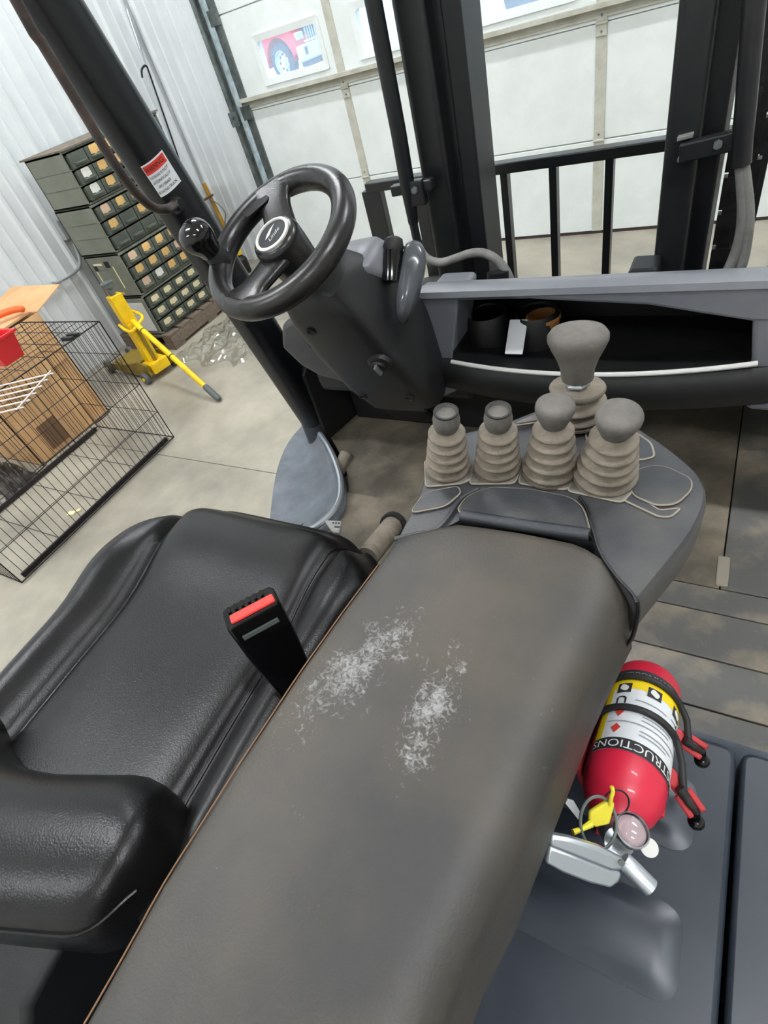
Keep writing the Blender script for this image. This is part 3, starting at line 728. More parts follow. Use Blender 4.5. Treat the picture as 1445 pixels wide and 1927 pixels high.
# ---- floor mats, each piece its own
zl = FZ
def matpoly(pts, name, m, h=.010): 
    return part(MB().prism([(x, y, zl-.012) for x, y in pts], (0, 0, h+.004)), name, m, ang=0, bevel=.0015)
g = .0014
matpoly([(-.05, .50), (.45, .50), (.45, .562-g), (-.05, .555-g)], 'mat_strip', 'matm')
matpoly([(-.10, .555+g), (.45, .562+g), (.45, .664-g), (-.10, .664-g)], 'mat_strip', 'matm')
matpoly([(-.10, .664+g), (.45, .664+g), (.45, .775-g), (-.10, .775-g)], 'mat_strip', 'matm')
matpoly([(-.10, .775+g), (.45, .775+g), (.45, .84-g), (-.10, .84-g)], 'mat_strip', 'matm')
matpoly([(-.30, .84+g), (.108-g, .84+g), (.118-g, 1.50), (-.30, 1.50)], 'floor_mat', 'matdirt')
matpoly([(.108+g, .84+g), (.45, .84+g), (.45, 1.50), (.118+g, 1.50)], 'floor_mat', 'matm')
le = [atz(*p, FZ) for p in ((596, 800), (622, 840), (640, 885), (643, 925), (632, 958), (605, 985))]
lef = [(p.x+.025, p.y) for p in cr(le, 3)]
yb_ = [p for p in lef if p[1] < .93]
ya_ = [p for p in lef if p[1] >= .93]
matpoly(ya_+[(ya_[-1][0]+.01, .93+g), (-.30-g, .93+g), (-.30-g, 1.50), (-1.0, 1.50)], 'floor_mat', 'matdirt')
matpoly([(-.955, .93-g)]+yb_+[(-.80, .62), (-.30-g, .62), (-.30-g, .93-g)], 'floor_mat', 'matdirt', .016)
part(MB().bb(-1.02, .45, 1.50, 1.54, FZ-.05, .96), 'bulkhead', 'plastic2', ang=0, bevel=.01)
part(MB().bb(-1.06, -.30, 1.30, 1.33, FZ-.05, 1.0), 'kick_panel', 'plastic2', ang=0, bevel=.01)
part(MB().prism([(-1.10, 1.16, FZ), (-1.06, 1.33, FZ), (-1.06, 1.33, 1.0), (-1.10, 1.16, .86)], (-.03, 0, 0)), 'kick_side', 'plastic2', ang=0, bevel=.006)
# small pedal bracket and upstand seen left of the console
part(MB().bb(.098, .122, .846, .93, FZ, FZ+.007), 'mat_rib', 'dustline', ang=0, bevel=.006)
part(MB().loft([[(-.985, .98, FZ-.01), (-.945, .98, FZ-.01), (-.955, 1.10, FZ-.01), (-1.0, 1.10, FZ-.01)], [(-.985, .99, FZ+.025), (-.955, .99, FZ+.02), (-.965, 1.09, FZ+.03), (-1.0, 1.09, FZ+.035)]]), 'side_upstand', 'dustline', bevel=.012, ang=40)
pd = part(MB().box((-.78, 1.22, FZ+.10), (.16, .02, .12), (1, 0, 0), (0, .8, .6), (0, -.6, .8)), 'pedal', 'plastic2', bevel=.008, ang=40)
part(MB().tube([(-.78, 1.23, FZ+.10), (-.78, 1.31, FZ+.18)], .014, 8), 'pedal_arm', 'plastic2', pd)
# ---- fender and entry step on the left
inn = cr([atz(*p, .635) for p in ((581, 792), (612, 832), (634, 880), (641, 920), (632, 955), (603, 985), (560, 1010))], 4)
outp = cr([atz(*p, .575) for p in ((577, 797), (547, 833), (529, 872), (519, 915), (514, 960), (511, 1000), (508, 1040))], 4)
rows = []
for k in range(9):
    t = k/8
    rows.append([a.lerp(b, t)+V((0, 0, -.028*math.sin(math.pi*t))) for a, b in zip(inn, outp)])
rows.append([b+V((-.012, -.008, -.03)) for b in outp]); rows.append([b+V((.0, 0, -.33)) for b in outp])
m = MB(); m.loft(rows, cap=False, closed=False)
fd = part(m, 'fender', 'fenderm', ang=50, solid=.008)
part(MB().tube([p+V((.003, 0, .003)) for p in inn], .009, 8), 'fender_edge', 'alu', fd)
m = MB(); m.loft([[p+V((.006, 0, .0)) for p in inn], [p+V((.02, 0, -.05)) for p in inn]], cap=False, closed=False)
part(m, 'edge_skirt', 'fenderm', fd, solid=.004)

# ---- hood, engine cover to the right of the armrest
HZ = .80
hd_ = part(MB().prism([(p.x, p.y, .60) for p in fillet([(-1.10, -.75), (.128, -.75), (.130, .41), (-1.10, .41)], .02, 5)], (0, 0, HZ-.6)), 'hood', 'hood', bevel=.008, ang=40, seg=3)
for y0, y1 in ((.245, .345), (.085, .185), (-.16, -.03)):
    pl = fillet(rect_poly(-.24, .088, y0, y1), .03, 5); pi = fillet(rect_poly(-.22, .068, y0+.02, y1-.02), .018, 5)
    m = MB().loft([[(p.x, p.y, HZ-.004) for p in pl], [(p.x, p.y, HZ+.0015) for p in pl], [(p.x, p.y, HZ+.008) for p in pi]])
    part(m, 'embossed_rib', 'hood', hd_, ang=50)
sp_ = part(MB().prism([(p.x, p.y, .58) for p in fillet([(.1345, -.75), (.50, -.75), (.50, .40), (.1345, .41)], .02, 5)], (0, 0, HZ-.58)), 'side_cover', 'hood', bevel=.006, ang=40, seg=3)
part(MB().loft([[(x, .47+.02*math.sin(3*x), .615), (x, .50, .625), (x, .50, .585), (x, .46, .57)] for x in (-.05, .1, .25, .46)]), 'mat_lip', 'fenderm', ang=50)

# ---- seat
SX = -.73
def smooth(a, b, t):
    t = max(0, min(1, (t-a)/(b-a))); return t*t*(3-2*t)
def seat_fn(u, v):
    """u across -1..1, v from back 0 to front 1"""
    au = abs(u)
    yf = .530-(.20 if u < 0 else .13)*max(0, (au-.42)/.58)**2.1
    yy = -.10+(yf+.10)*v
    cx = -.655-.012*smooth(0, .5, v)-.066*smooth(.45, 1, v)
    hw = (.335-.03*smooth(.5, 1, v)) if u < 0 else (.270+.085*smooth(.45, 1, v))
    x = cx+u*hw
    z = .990
    # puffed centre pad, valley, side bolster
    sL = .56
    if au < sL: z += .016*(1-(au/sL)**6)
    z -= .020*math.exp(-((au-.60)/.035)**2)
    z += .034*math.exp(-((au-.80)/.13)**2)*(1-.6*smooth(.6, 1, v))
    z -= .010*math.exp(-((au-.92)/.025)**2)
    if au < sL: z -= .010*(1-(au/sL)**2)*smooth(0, .5, v)*(1-smooth(.6, 1, v))
    z -= .11*smooth(.90, 1.0, au)**1.5
    z += .014*math.exp(-((v-.78)/.14)**2)
    z -= .070*smooth(.86, 1.0, v)**1.9
    return V((x, yy, z))
nu, nv = 72, 60
m = MB()
top = [[seat_fn(-1+2*i/nu, j/nv) for i in range(nu+1)] for j in range(nv+1)]
m.loft(top, cap=False, closed=False)
rim_ = top[0]+[r[-1] for r in top[1:]]+top[-1][::-1][1:]+[r[0] for r in top[::-1]][1:-1]
ctr = V((SX, .2, 0))
m.loft([rim_, [V((p.x+(ctr.x-p.x)*.03, p.y+(ctr.y-p.y)*.03, p.z-.035)) for p in rim_], [V((p.x+(ctr.x-p.x)*.12, p.y+(ctr.y-p.y)*.12, .86)) for p in rim_]], cap=False)
st = empty('seat', (SX, .2, .82), parent=FK)
bm_seat = m
build(m, 'cushion', 'leather', st, ang=60)
def seam(u0, v0, u1, v1, dz=.0, rad=.003, n=30, bend=0):
    return [seat_fn(u0+(u1-u0)*k/n+bend*math.sin(math.pi*k/n), v0+(v1-v0)*k/n)+V((0, 0, dz)) for k in range(n+1)]
build(MB().tube(seam(-.575, .06, -.575, .97), .0025, 6), 'piping', 'leather', st)
build(MB().tube(seam(.575, .06, .575, .97), .0025, 6), 'piping', 'leather', st)
build(MB().tube(seam(-.92, .1, -.92, .95), .0022, 6), 'piping', 'leather', st)
build(MB().bb(-.88, -.46, -.05, .40, HZ, .89), 'seat_base', 'plastic2', st, ang=0, bevel=.02)
# low wrap-round backrest: a domed roll, its right wing nearest
bl_ = cr([(-.437, -.040, 0), (-.475, -.052, 0), (-.55, -.082, 0), (-.65, -.118, 0), (-.75, -.135, 0), (-.86, -.118, 0), (-.96, -.07, 0), (-1.02, -.02, 0)], 6)
rings = []; pip = []
K_ = len(bl_)
for i, p in enumerate(bl_):
    t = i/(K_-1); e = min(1, 7*min(t, 1-t)+.0)
    d = (bl_[min(i+1, K_-1)]-bl_[max(i-1, 0)]).normalized(); n = V((d.y, -d.x, 0))
    if n.y < 0: n = -n
    k = .35+.65*math.sqrt(max(0, 1-(1-e)**2)); wy = .040+.048*smooth(0, .35, min(t, 1-t)*1.6); wz = .078
    rg = []
    for q in range(32):
        a = 2*math.pi*q/32; rg.append(V((p.x, p.y, 1.02))+n*(wy*k*math.copysign(abs(math.cos(a))**.8, math.cos(a)))+V((0, 0, wz*k*math.copysign(abs(math.sin(a))**.8, math.sin(a)))))
    rings.append(rg)
    a = R(150); pip.append(V((p.x, p.y, 1.02))+n*(wy*k*1.01*math.copysign(abs(math.cos(a))**.8, math.cos(a)))+V((0, 0, wz*k*1.01*abs(math.sin(a))**.8)))
build(MB().loft(rings), 'backrest_roll', 'leather', st, ang=70)
build(MB().tube(pip[2:-2], .0022, 6), 'piping', 'leather', st)
sh_ = [[V((p.x, p.y-.05-.05*h, .82+.22*(1-h)-.10*h)) for p in bl_[4:-4]] for h in (0, .3, .7, 1)]
build(MB().loft([[V((x, -.12, .84)), V((x, -.12, 1.02)), V((x, -.22, 1.0)), V((x, -.34, .86)), V((x, -.34, .84))] for x in (-.52, -.75, -1.0)]), 'backrest_hinge', 'plastic2', st, ang=40, bevel=.02)
# pale dotted bracket at the front corner of the seat
pb = [atz(*p, .93) for p in ((612, 985), (646, 987), (641, 1010), (628, 1009))]
br = build(MB().prism(pb, (0, 0, .012)), 'corner_bracket', 'hose', st, ang=0, bevel=.003)
for k in range(6):
    p = pb[0].lerp(pb[1], .45+.2*(k % 3)).lerp(pb[2], .25+.3*(k//3))+V((0, 0, .012))
    build(MB().lathe([(0, 0), (.0022, 0), (.0022, .001), (0, .001)], p, n=8), 'hole', 'ink', br, ang=0)
pa_, pb_ = atz(690, 1050, .86), atz(742, 985, .80)
part(MB().tube([pa_, pb_], .024, 14), 'support_tube', 'dusty', FK)
part(MB().lathe([(.026, 0), (.031, 0), (.031, .014), (.026, .014)], pb_, pa_-pb_, 14), 'tube_collar', 'rubber', FK)

# ---- belt buckle
p1 = atz(470, 1142, 1.19); p0 = V((p1.x+.006, p1.y-.012, 1.03))
ax = (p1-p0).normalized(); wv = V((.58, .81, 0)); wv = (wv-ax*wv.dot(ax)).normalized(); tv = ax.cross(wv)
if tv.dot(CAM-p1) < 0: tv = -tv
bk = empty('belt_buckle', p0, parent=FK)
def brect(s, w, t): 
    c = p0+ax*s
    return [c+wv*p.x+tv*p.y for p in fillet(rect_poly(-w, w, -t, t), .006, 3)]
Lb = (p1-p0).length
build(MB().loft([brect(-.10, .020, .012), brect(.0, .026, .015), brect(Lb*.6, .033, .018), brect(Lb*.97, .034, .019), brect(Lb, .032, .017)]), 'buckle_body', 'gloss', bk, ang=40)
cc = p1+tv*.006
build(MB().box(cc+wv*.002, (.056, .014, .006), wv, tv, ax), 'release_button', 'redbutton', bk, ang=0, bevel=.002)
for k in range(6):
    build(MB().box(p1-tv*.010+wv*(-.024+k*.0085), (.0035, .010, .006), wv, tv, ax), 'ridge', 'gloss', bk, ang=0)
build(MB().box(p0+ax*(Lb-.022)+tv*.0195, (.046, .003, .006), wv, tv, ax), 'slot_line', 'grip', bk, ang=0)

# ---- armrest pad
AZ = 1.20
Lp = [(p.y, p.x) for p in (atz(*q, AZ) for q in ((150, 1927), (300, 1660), (440, 1440), (560, 1260), (640, 1148), (742, 1013)))]
Sp = [(p.y, p.x) for p in (atz(*q, AZ) for q in ((830, 1927), (1000, 1560), (1100, 1300), (1195, 1110)))]
Bp = [(p.y, p.x) for p in (atz(*q, 1.09) for q in ((885, 1927), (961, 1780), (1041, 1570), (1125, 1355), (1202, 1193)))]
def interp(tab, y):
    if y <= tab[0][0]: 
        (a, b), (c, d) = tab[0], tab[1]
        return b
    for (a, b), (c, d) in zip(tab, tab[1:]):
        if y <= c: return b+(d-b)*(y-a)/(c-a)
    return tab[-1][1]
def front_y(x):
    tab = [(-.30, .352), (-.262, .372), (-.225, .392), (-.15, .396), (-.085, .397), (-.06, .385), (-.03, .352), (.0, .34)]
    return interp(tab, x)
def arm_section(y0, k):
    xl = interp(Lp, y0); xs = interp(Sp, y0); xb = interp(Bp, y0)
    c = [(xl+.020, 1.075), (xl+.008, 1.12), (xl+.001, 1.175), (xl+.001, 1.190), (xl+.004, 1.1965), (xl+.010, 1.200)]
    n = 14
    for i in range(1, n):
        t = i/n; c.append((xl+.010+(xs-.055-xl-.010)*t, 1.200+.004*math.sin(math.pi*t)))
    for i in range(0, 9):
        a = math.pi/2*i/8*.86
        c.append((xs-.055+.052*math.sin(a), 1.200-.034*(1-math.cos(a))))
    xe, ze = c[-1]
    for i in range(1, 5):
        t = i/4; c.append((xe+(xb-xe)*t, ze+(1.095-ze)*t))
    c += [(xb-.006, 1.082), (xb-.03, 1.072)]
    return c
rings = []
ys = [-.70, -.5, -.3, -.2, -.138, -.09, -.046, 0, .055, .10, .159, .20, .24, .28, .31]
for y in ys: rings.append([V((x, y, z)) for x, z in arm_section(y, 0)])
for q, dz, ins in ((.5, 0, 0), (.85, 0, 0), (.96, -.003, .0), (1.0, -.010, .0)):
    rg = []
    for x, z in arm_section(.31+.04*q, 0):
        fy = front_y(x); rg.append(V((x, .31+(fy-.31)*q, z+dz*(1 if z > 1.15 else 0))))
    rings.append(rg)
ar = part(MB().loft(rings), 'armrest', 'armrest', ang=50)
part(MB().bb(-.27, -.11, -.5, .30, .80, 1.08), 'armrest_post', 'plastic2', ang=0, bevel=.02)
# orange-brown worn piping on the left edge
e = [V((interp(Lp, y)+.002, y, 1.1965)) for y in (-.7, -.4, -.2, -.1, -.046, 0, .055, .10, .159, .20, .24, .28, .31)]
part(MB().tube(cr(e, 3), .0008, 6), 'edge_piping', 'cartond', ar)

# ---- lever console in front of the armrest
CZ = 1.192
opx = [(741, 1018), (786, 930), (797, 885), (803, 850), (850, 818), (945, 795), (1008, 770), (1052, 752), (1130, 752), (1178, 788), (1255, 836), (1318, 888), (1334, 925), (1328, 958), (1302, 1010), (1203, 1132), (1166, 1096), (1138, 1060), (1120, 1022), (1098, 994), (985, 982), (872, 974), (832, 994)]
op = [atz(*p, CZ) for p in opx]
o2 = [(p.x, p.y) for p in op]
o2f = fillet(o2, [.004, .02, .02, .015, .03, .03, .02, .02, .02, .03, .04, .02, .02, .02, .02, .004, .01, .01, .01, .012, .01, .01, .01], 4)
cen = V((-.12, .47))
def ringz(z, k, sh=(0, 0)): return [V((cen.x+(p.x-cen.x)*k+sh[0], cen.y+(p.y-cen.y)*k+sh[1], z)) for p in o2f]
cs = part(MB().loft([ringz(1.065, .88, (-.02, 0)), ringz(1.10, .955, (-.008, 0)), ringz(1.14, .99), ringz(1.178, 1.0), ringz(CZ-.004, .99), ringz(CZ, .97)]), 'lever_console', 'consol', ang=45)
part(MB().tube([p+V((0, 0, .001)) for p in ringz(1.176, 1.003)[26:62]], .0015, 5), 'shell_seam', 'ink', cs)
part(MB().bb(-.24, -.05, .36, .56, .80, 1.12), 'console_post', 'plastic2', ang=0, bevel=.02)
def plate(pxs, z, h, name, m, r=.006, bev=.0015, par=cs, edge=True):
    pl = fillet([atz(*p, z).to_2d() for p in pxs], r, 4)
    o = part(MB().prism([(p.x, p.y, z-.003) for p in pl], (0, 0, h+.003)), name, m, par, bevel=bev, ang=40)
    if edge: part(MB().tube([(p.x, p.y, z+h*.6) for p in pl], .0014, 5, closed=True), 'dust_edge', 'dustline', o)
    return o
plate([(800, 868), (880, 862), (890, 902), (870, 912), (802, 918)], CZ, .003, 'lever_base', 'consoldust')
plate([(893, 862), (980, 858), (978, 890), (968, 912), (884, 913)], CZ, .003, 'lever_base', 'consoldust')
plate([(988, 862), (1082, 868), (1080, 908), (1066, 924), (976, 912)], CZ, .003, 'lever_base', 'consoldust')
plate([(1090, 872), (1190, 890), (1192, 924), (1170, 948), (1068, 926)], CZ, .003, 'lever_base', 'consoldust')
plate([(1200, 885), (1245, 878), (1300, 905), (1300, 925), (1272, 952), (1235, 955), (1190, 935), (1184, 912)], CZ, .0045, 'round_pad', 'consol', .02)
plate([(1172, 942), (1186, 925), (1240, 962), (1280, 958), (1262, 974), (1240, 974)], CZ, .002, 'corner_pad', 'consol', .004)
plate([(772, 968), (800, 930), (862, 918), (868, 930), (840, 955)], CZ, .004, 'left_pad', 'consol', .01)
plate([(965, 808), (1010, 788), (1050, 772), (1140, 775), (1168, 800), (1120, 800), (1090, 792), (1020, 800)], CZ, .010, 'joystick_base', 'consoldust', .01)
plate([(1100, 815), (1180, 805), (1225, 835), (1232, 862), (1200, 868), (1110, 845)], CZ, .002, 'side_recess', 'plastic', .008)
# storage lid with rolled front edge, raised lip line running to the right
lid = plate([(858, 968), (880, 938), (920, 922), (1000, 926), (1075, 942), (1098, 962), (1112, 1012)], CZ, .007, 'storage_lid', 'consol', .012, .003)
e0, e1 = atz(868, 970, CZ+.006), atz(1108, 1006, CZ+.006)
part(MB().tube([e0, e0.lerp(e1, .5)+V((0, -.002, .001)), e1], .0075, 10), 'lid_roll', 'plastic', lid)
q = [atz(*p, CZ+.004) for p in ((1090, 935), (1103, 955), (1112, 985), (1122, 1020), (1135, 1050), (1160, 1085), (1190, 1118), (1198, 1135))]
part(MB().tube(cr(q, 4), .0018, 8), 'panel_gap', 'mastd', cs)
q = [atz(*p, CZ+.003) for p in ((742, 1014), (780, 1006), (820, 996), (845, 970), (868, 938), (900, 920))]
part(MB().tube(cr(q, 4), .003, 8), 'lid_edge', 'consol', cs)
q = [atz(*p, CZ+.001) for p in ((1186, 1114), (1199, 1133))]; q += [q[1]+V((.002, -.002, -.02)), q[1]+V((.0, -.002, -.06)), q[1]+V((-.006, -.002, -.085))]
part(MB().tube(cr(q, 4), .0022, 8), 'end_seam', 'mastd', cs)

# ---- four control levers
def bellows(base, top, r0, r1, n, tilt=0):
    prof = [(r0*1.04, 0), (r0*1.06, .004)]; Lh = (top-base).length
    for k in range(n):
        t0 = k/n; rr = r0+(r1-r0)*t0; h0 = .004+(Lh-.006)*k/n; hh = (Lh-.006)/n
        prof += [(rr*.70, h0+hh*.06), (rr*.96, h0+hh*.12), (rr*1.06, h0+hh*.28), (rr*1.06, h0+hh*.46), (rr*.97, h0+hh*.60), (rr*.72, h0+hh*.80), (rr*.66, h0+hh*.98)]
    prof += [(r1*.6, Lh), (0, Lh)]
    return MB().lathe(prof, base, top-base, 26)
lev = [((843, 884), (840, 803), .0285, .0205, 5, 'tube'), ((936, 881), (937, 800), .0285, .0205, 5, 'tube'), ((1034, 888), (1042, 796), .0315, .0205, 5, 'mush'), ((1137, 898), (1158, 812), .0345, .0225, 5, 'mush')]
for bpx, tpx, r0, r1, n, kind in lev:
    b = atz(*bpx, CZ+.002); tt = atz(*tpx, CZ+.080)
    lv = empty('control_lever', b, parent=FK)
    build(bellows(b, tt, r0, r1, n), 'bellows', 'dusty', lv, ang=70)
    a = (tt-b).normalized()
    if kind == 'tube':
        build(MB().lathe([(.0, -.004), (.0135, -.004), (.0165, .004), (.0170, .012), (.0155, .020), (.0150, .025), (.0125, .025), (.0118, .021), (0, .020)], tt, a, 20), 'lever_stub', 'dustyknob', lv, ang=50)
        build(MB().lathe([(.0126, .0235), (.0152, .0235), (.0152, .0255), (.0126, .0255)], tt, a, 20, cap=False), 'stub_rim', 'rubber', lv)
    else:
        k = 1.0 if bpx[0] < 1100 else 1.1
        build(MB().lathe([(0, -.006), (.013*k, -.006), (.015*k, .001), (.019*k, .010), (.0218*k, .018), (.0222*k, .023), (.0210*k, .0275), (.0165*k, .0305), (.008*k, .032), (0, .0325)], tt, a, 24), 'lever_knob', 'dustyknob', lv, ang=60)
# ---- large travel lever behind them
b = atz(1086, 783, CZ+.008)
lv = empty('travel_lever', b, parent=FK)
zt = b+V((0, 0, .034))
build(bellows(b, zt, .037, .032, 2), 'bellows', 'dusty', lv, ang=70)
c = b+V((0, 0, .044)); 
build(MB().lathe([(.020, -.004), (.034, -.003), (.0355, .0015), (.034, .004), (.020, .003)], c, (.06, .1, 1), 24), 'bellows_disc', 'dusty', lv, ang=60)
build(MB().lathe([(0, 0), (.0075, 0), (.0075, .05), (0, .05)], b+V((0, 0, .02)), (0, 0, 1), 14), 'lever_shaft', 'chrome', lv)
build(MB().lathe([(0, 0), (.0155, 0), (.0165, .003), (.012, .007), (0, .007)], b+V((0, 0, .051)), (0, 0, 1), 6), 'lock_nut', 'alu', lv, ang=20)
prof = [(r_, h_*.88) for r_, h_ in [(0, .0), (.0185, .0), (.0195, .004), (.0205, .018), (.0245, .034), (.0315, .052), (.0352, .063), (.0350, .070), (.0310, .0765), (.022, .080), (.010, .0815), (0, .082)]]
build(MB().lathe(prof, b+V((0, 0, .058)), (0, .02, 1), 28, up=(1, 0, 0), sx=1.03, sy=.82), 'lever_knob', 'dustyknob', lv, ang=70)

# ---- steering wheel
WN = V((-.08, -.5, 1)).normalized(); E1 = V((0, 1, 0)).cross(WN).normalized(); E2 = WN.cross(E1)
WC = atd(524, 455, .92); WR, WT = .1315, .0205
def wp(r, deg, h=0): return WC+(E1*math.cos(R(deg))+E2*math.sin(R(deg)))*r+WN*h
sw = empty('steering_wheel', WC, parent=FK)
build(MB().tube([wp(WR, k*5) for k in range(72)], WT, 18, closed=True), 'rim', 'wheelm', sw, ang=80)
def spoke(d0, d1, name):
    """wide web from hub to rim"""
    m = MB(); rings = []
    for k in range(13):
        t = k/12; r = .030+(WR-.004-.030)*t
        w = .0335-.004*math.sin(math.pi*t)+.030*max(0, t-.6)**1.5*3.0
        th = .013-.002*math.sin(math.pi*t)
        dc = d0+(d1-d0)*t
        cN = wp(r, dc, -.012*(1-t)+.008*t); tang = (wp(r, dc+2)-wp(r, dc-2)).normalized(); radial = tang.cross(WN)
        rings.append([cN+tang*(w*math.copysign(abs(math.cos(a))**.7, math.cos(a)))+WN*(th*math.copysign(abs(math.sin(a))**.8, math.sin(a))) for a in (2*math.pi*i/20 for i in range(20))])
    m.loft(rings)
    return build(m, name, 'wheelm', sw, ang=70)
s1_ = spoke(114, 116, 'spoke'); spoke(262, 255, 'spoke')
hub = build(MB().lathe([(.030, -.13), (.036, -.12), (.040, -.06), (.044, -.02), (.045, .004), (.042, .012), (.036, .016), (0, .016)], WC, WN, 32), 'hub', 'wheelm', sw, ang=60)
bc = WC+WN*.016
bdg = build(MB().lathe([(.028, 0), (.034, 0), (.034, .003), (.0295, .004), (.0285, .0015)], bc, WN, 36, cap=False), 'badge_ring', 'ivory', sw, ang=40)
build(MB().lathe([(0, 0), (.029, 0), (.029, .0018), (0, .0022)], bc, WN, 32), 'badge', 'badge', sw, ang=40)
# emblem on the badge: pale swoosh leaf and the script name beside it
BU = (E1*math.cos(R(62))+E2*math.sin(R(62))); BV = WN.cross(BU)
def bpt(x, y, z=.003): return bc+BU*x+BV*y+WN*z
sw1 = [(-.014, .004), (-.006, .009), (.006, .013), (.018, .013), (.010, .010), (.002, .006), (-.004, .003)]
vs = [bpt(x, y) for x, y in sw1]
build(MB().prism([bpt(x, y, .002) for x, y in sw1], WN*.0006), 'emblem', 'ivory', sw, ang=0)
tv_, tf_ = text_geo('Linde', .0125, .35)
m = MB(); m.add([bpt(v.x, v.y-.006, .0026) for v in tv_], tf_); build(m, 'lettering', 'ivory', sw, ang=0, recalc=False)
# inset pad on the upper spoke
pts = fillet([(-.02, -.014), (.022, -.012), (.022, .012), (-.02, .016)], .010, 4)
cN = wp(.108, 132, .013); ta = (wp(.108, 134)-wp(.108, 130)).normalized(); ra = WN.cross(ta)
build(MB().prism([cN+ta*(p.x*1.3)+ra*p.y for p in pts], WN*.003), 'switch_pad', 'wheelm', sw, bevel=.001, ang=40)
# spinner knob
kb = wp(WR-.004, 190, .012)
build(MB().lathe([(.012, -.014), (.019, -.012), (.0205, .0), (.020, .012), (.018, .022)], kb, WN, 20), 'knob_stem', 'rubber', sw, ang=50)
build(MB().lathe([(.017, .014), (.0205, .020), (.0225, .030), (.0275, .040), (.030, .050), (.0295, .060), (.0255, .069), (.018, .075), (.008, .078), (0, .0785)], kb, WN, 28), 'spinner_knob', 'gloss', sw, ang=70)

# ---- steering column cover
CA = -WN
def cpt(s, a, d): 
    """point s along the column below the wheel, a sideways, d towards the front"""
    fwd = (V((0, 1, 0))-CA*CA.y).normalized()
    side = CA.cross(fwd); side = side if side.x > 0 else -side
    return WC+CA*s+side*a+fwd*d
def cring(s, a0, a1, d0, d1, r=.03):
    return [cpt(s, p.x, p.y) for p in fillet(rect_poly(a0, a1, d0, d1), r, 4)]
cl = part(MB().loft([cring(.085, -.04, .05, -.035, .05, .03), cring(.095, -.062, .075, -.05, .06), cring(.15, -.075, .092, -.060, .085), cring(.25, -.080, .105, -.070, .11), cring(.38, -.080, .112, -.075, .12), cring(.47, -.070, .115, -.07, .12), cring(.505, -.05, .105, -.05, .11, .04)]), 'column_cover', 'column', ang=50)
for s, a, d in ((.165, -.03, -.064), (.40, -.045, -.078), (.41, .075, -.078)):
    c = cpt(s, a, d); n = (cpt(s, a, d-1)-c).normalized()
    part(MB().lathe([(0, 0), (.010, 0), (.010, .004), (.0075, .004), (.0065, .0015), (0, .0015)], c-n*.004, n, 14), 'screw_hole', 'ink', cl)
# instrument cowl behind the wheel
part(MB().loft([cring(.125, -.02, .085, .03, .085, .02), cring(.14, -.03, .10, .03, .12, .03), cring(.19, -.04, .105, .05, .14, .03), cring(.24, -.04, .10, .06, .13, .03)]), 'display_cowl', 'dash_lit', cl, ang=50)
# ignition switch on the rear face
c = cpt(.27, .075, -.072); n = (cpt(.27, .07, -1)-c).normalized()
kx = part(MB().lathe([(0, 0), (.026, 0), (.026, .010), (.020, .013), (.016, .013), (.014, .018), (0, .018)], c-n*.006, n, 20), 'ignition_switch', 'plastic2', cl, ang=40)
part(MB().box(c+n*.016, (.006, .026, .012), cpt(.27, 1, -.08)-cpt(.27, 0, -.08), CA, n), 'key_slot', 'galv', kx, ang=0, bevel=.001)
# direction lever: glossy curved paddle right of the column and its rubber cap
pp = [atd(*p) for p in ((764, 454, 1.0), (782, 447, 1.0), (797, 456, 1.0), (803, 480, 1.0), (799, 515, 1.005), (788, 552, 1.01), (772, 590, 1.02), (758, 598, 1.02), (747, 588, 1.02), (744, 560, 1.02), (750, 520, 1.01), (757, 482, 1.0))]
pq = cr(pp, 3, closed=True); pc0 = sum(pq, V())/len(pq)
pd_ = part(MB().loft([[p+_f*.034 for p in pq], [p+_f*.010 for p in pq], [pc0+(p-pc0)*.93+_f*.002 for p in pq], [pc0+(p-pc0)*.75-_f*.006 for p in pq], [pc0+(p-pc0)*.4-_f*.010 for p in pq]]), 'direction_paddle', 'paddle', cl, ang=60)
c0_, c1_ = atd(740, 472, 1.015), atd(738, 530, 1.03)
part(MB().tube([c0_, c0_.lerp(c1_, .4), c1_], [.019, .022, .021], 16), 'paddle_barrel', 'gloss', pd_)
part(MB().lathe([(0, 0), (.018, 0), (.020, .006), (.017, .020), (.010, .024), (0, .025)], c0_, c0_-c1_, 14), 'rubber_cap', 'rubber', pd_)

# ---- dashboard: tray on the right, closed part on the left
db = empty('dashboard', (-.2, 1.1, .9), parent=FK)
DX0, DX1 = -.545, .36
def prof_loft(prof, x0, x1, nx, bow, name, m, ang=50, bev=0):
    """profile (y,z) carried along x; bow(x) shifts y"""
    rings = []
    for i in range(nx+1):
        x = x0+(x1-x0)*i/nx; dy, dz = bow(x); rings.append([V((x, y+dy, z+dz)) for y, z in prof])
    return build(MB().loft(rings), name, m, db, ang=ang, bevel=bev)
OX0, OX1 = -.478, .072
zr = lambda x: 0
prof_loft([(1.0, 1.178), (.994, 1.186), (.998, 1.197), (1.015, 1.203), (1.05, 1.196), (1.075, 1.175), (1.075, 1.155)], DX0, DX1, 8, lambda x: (0, .0), 'top_rail', 'dash_lit')
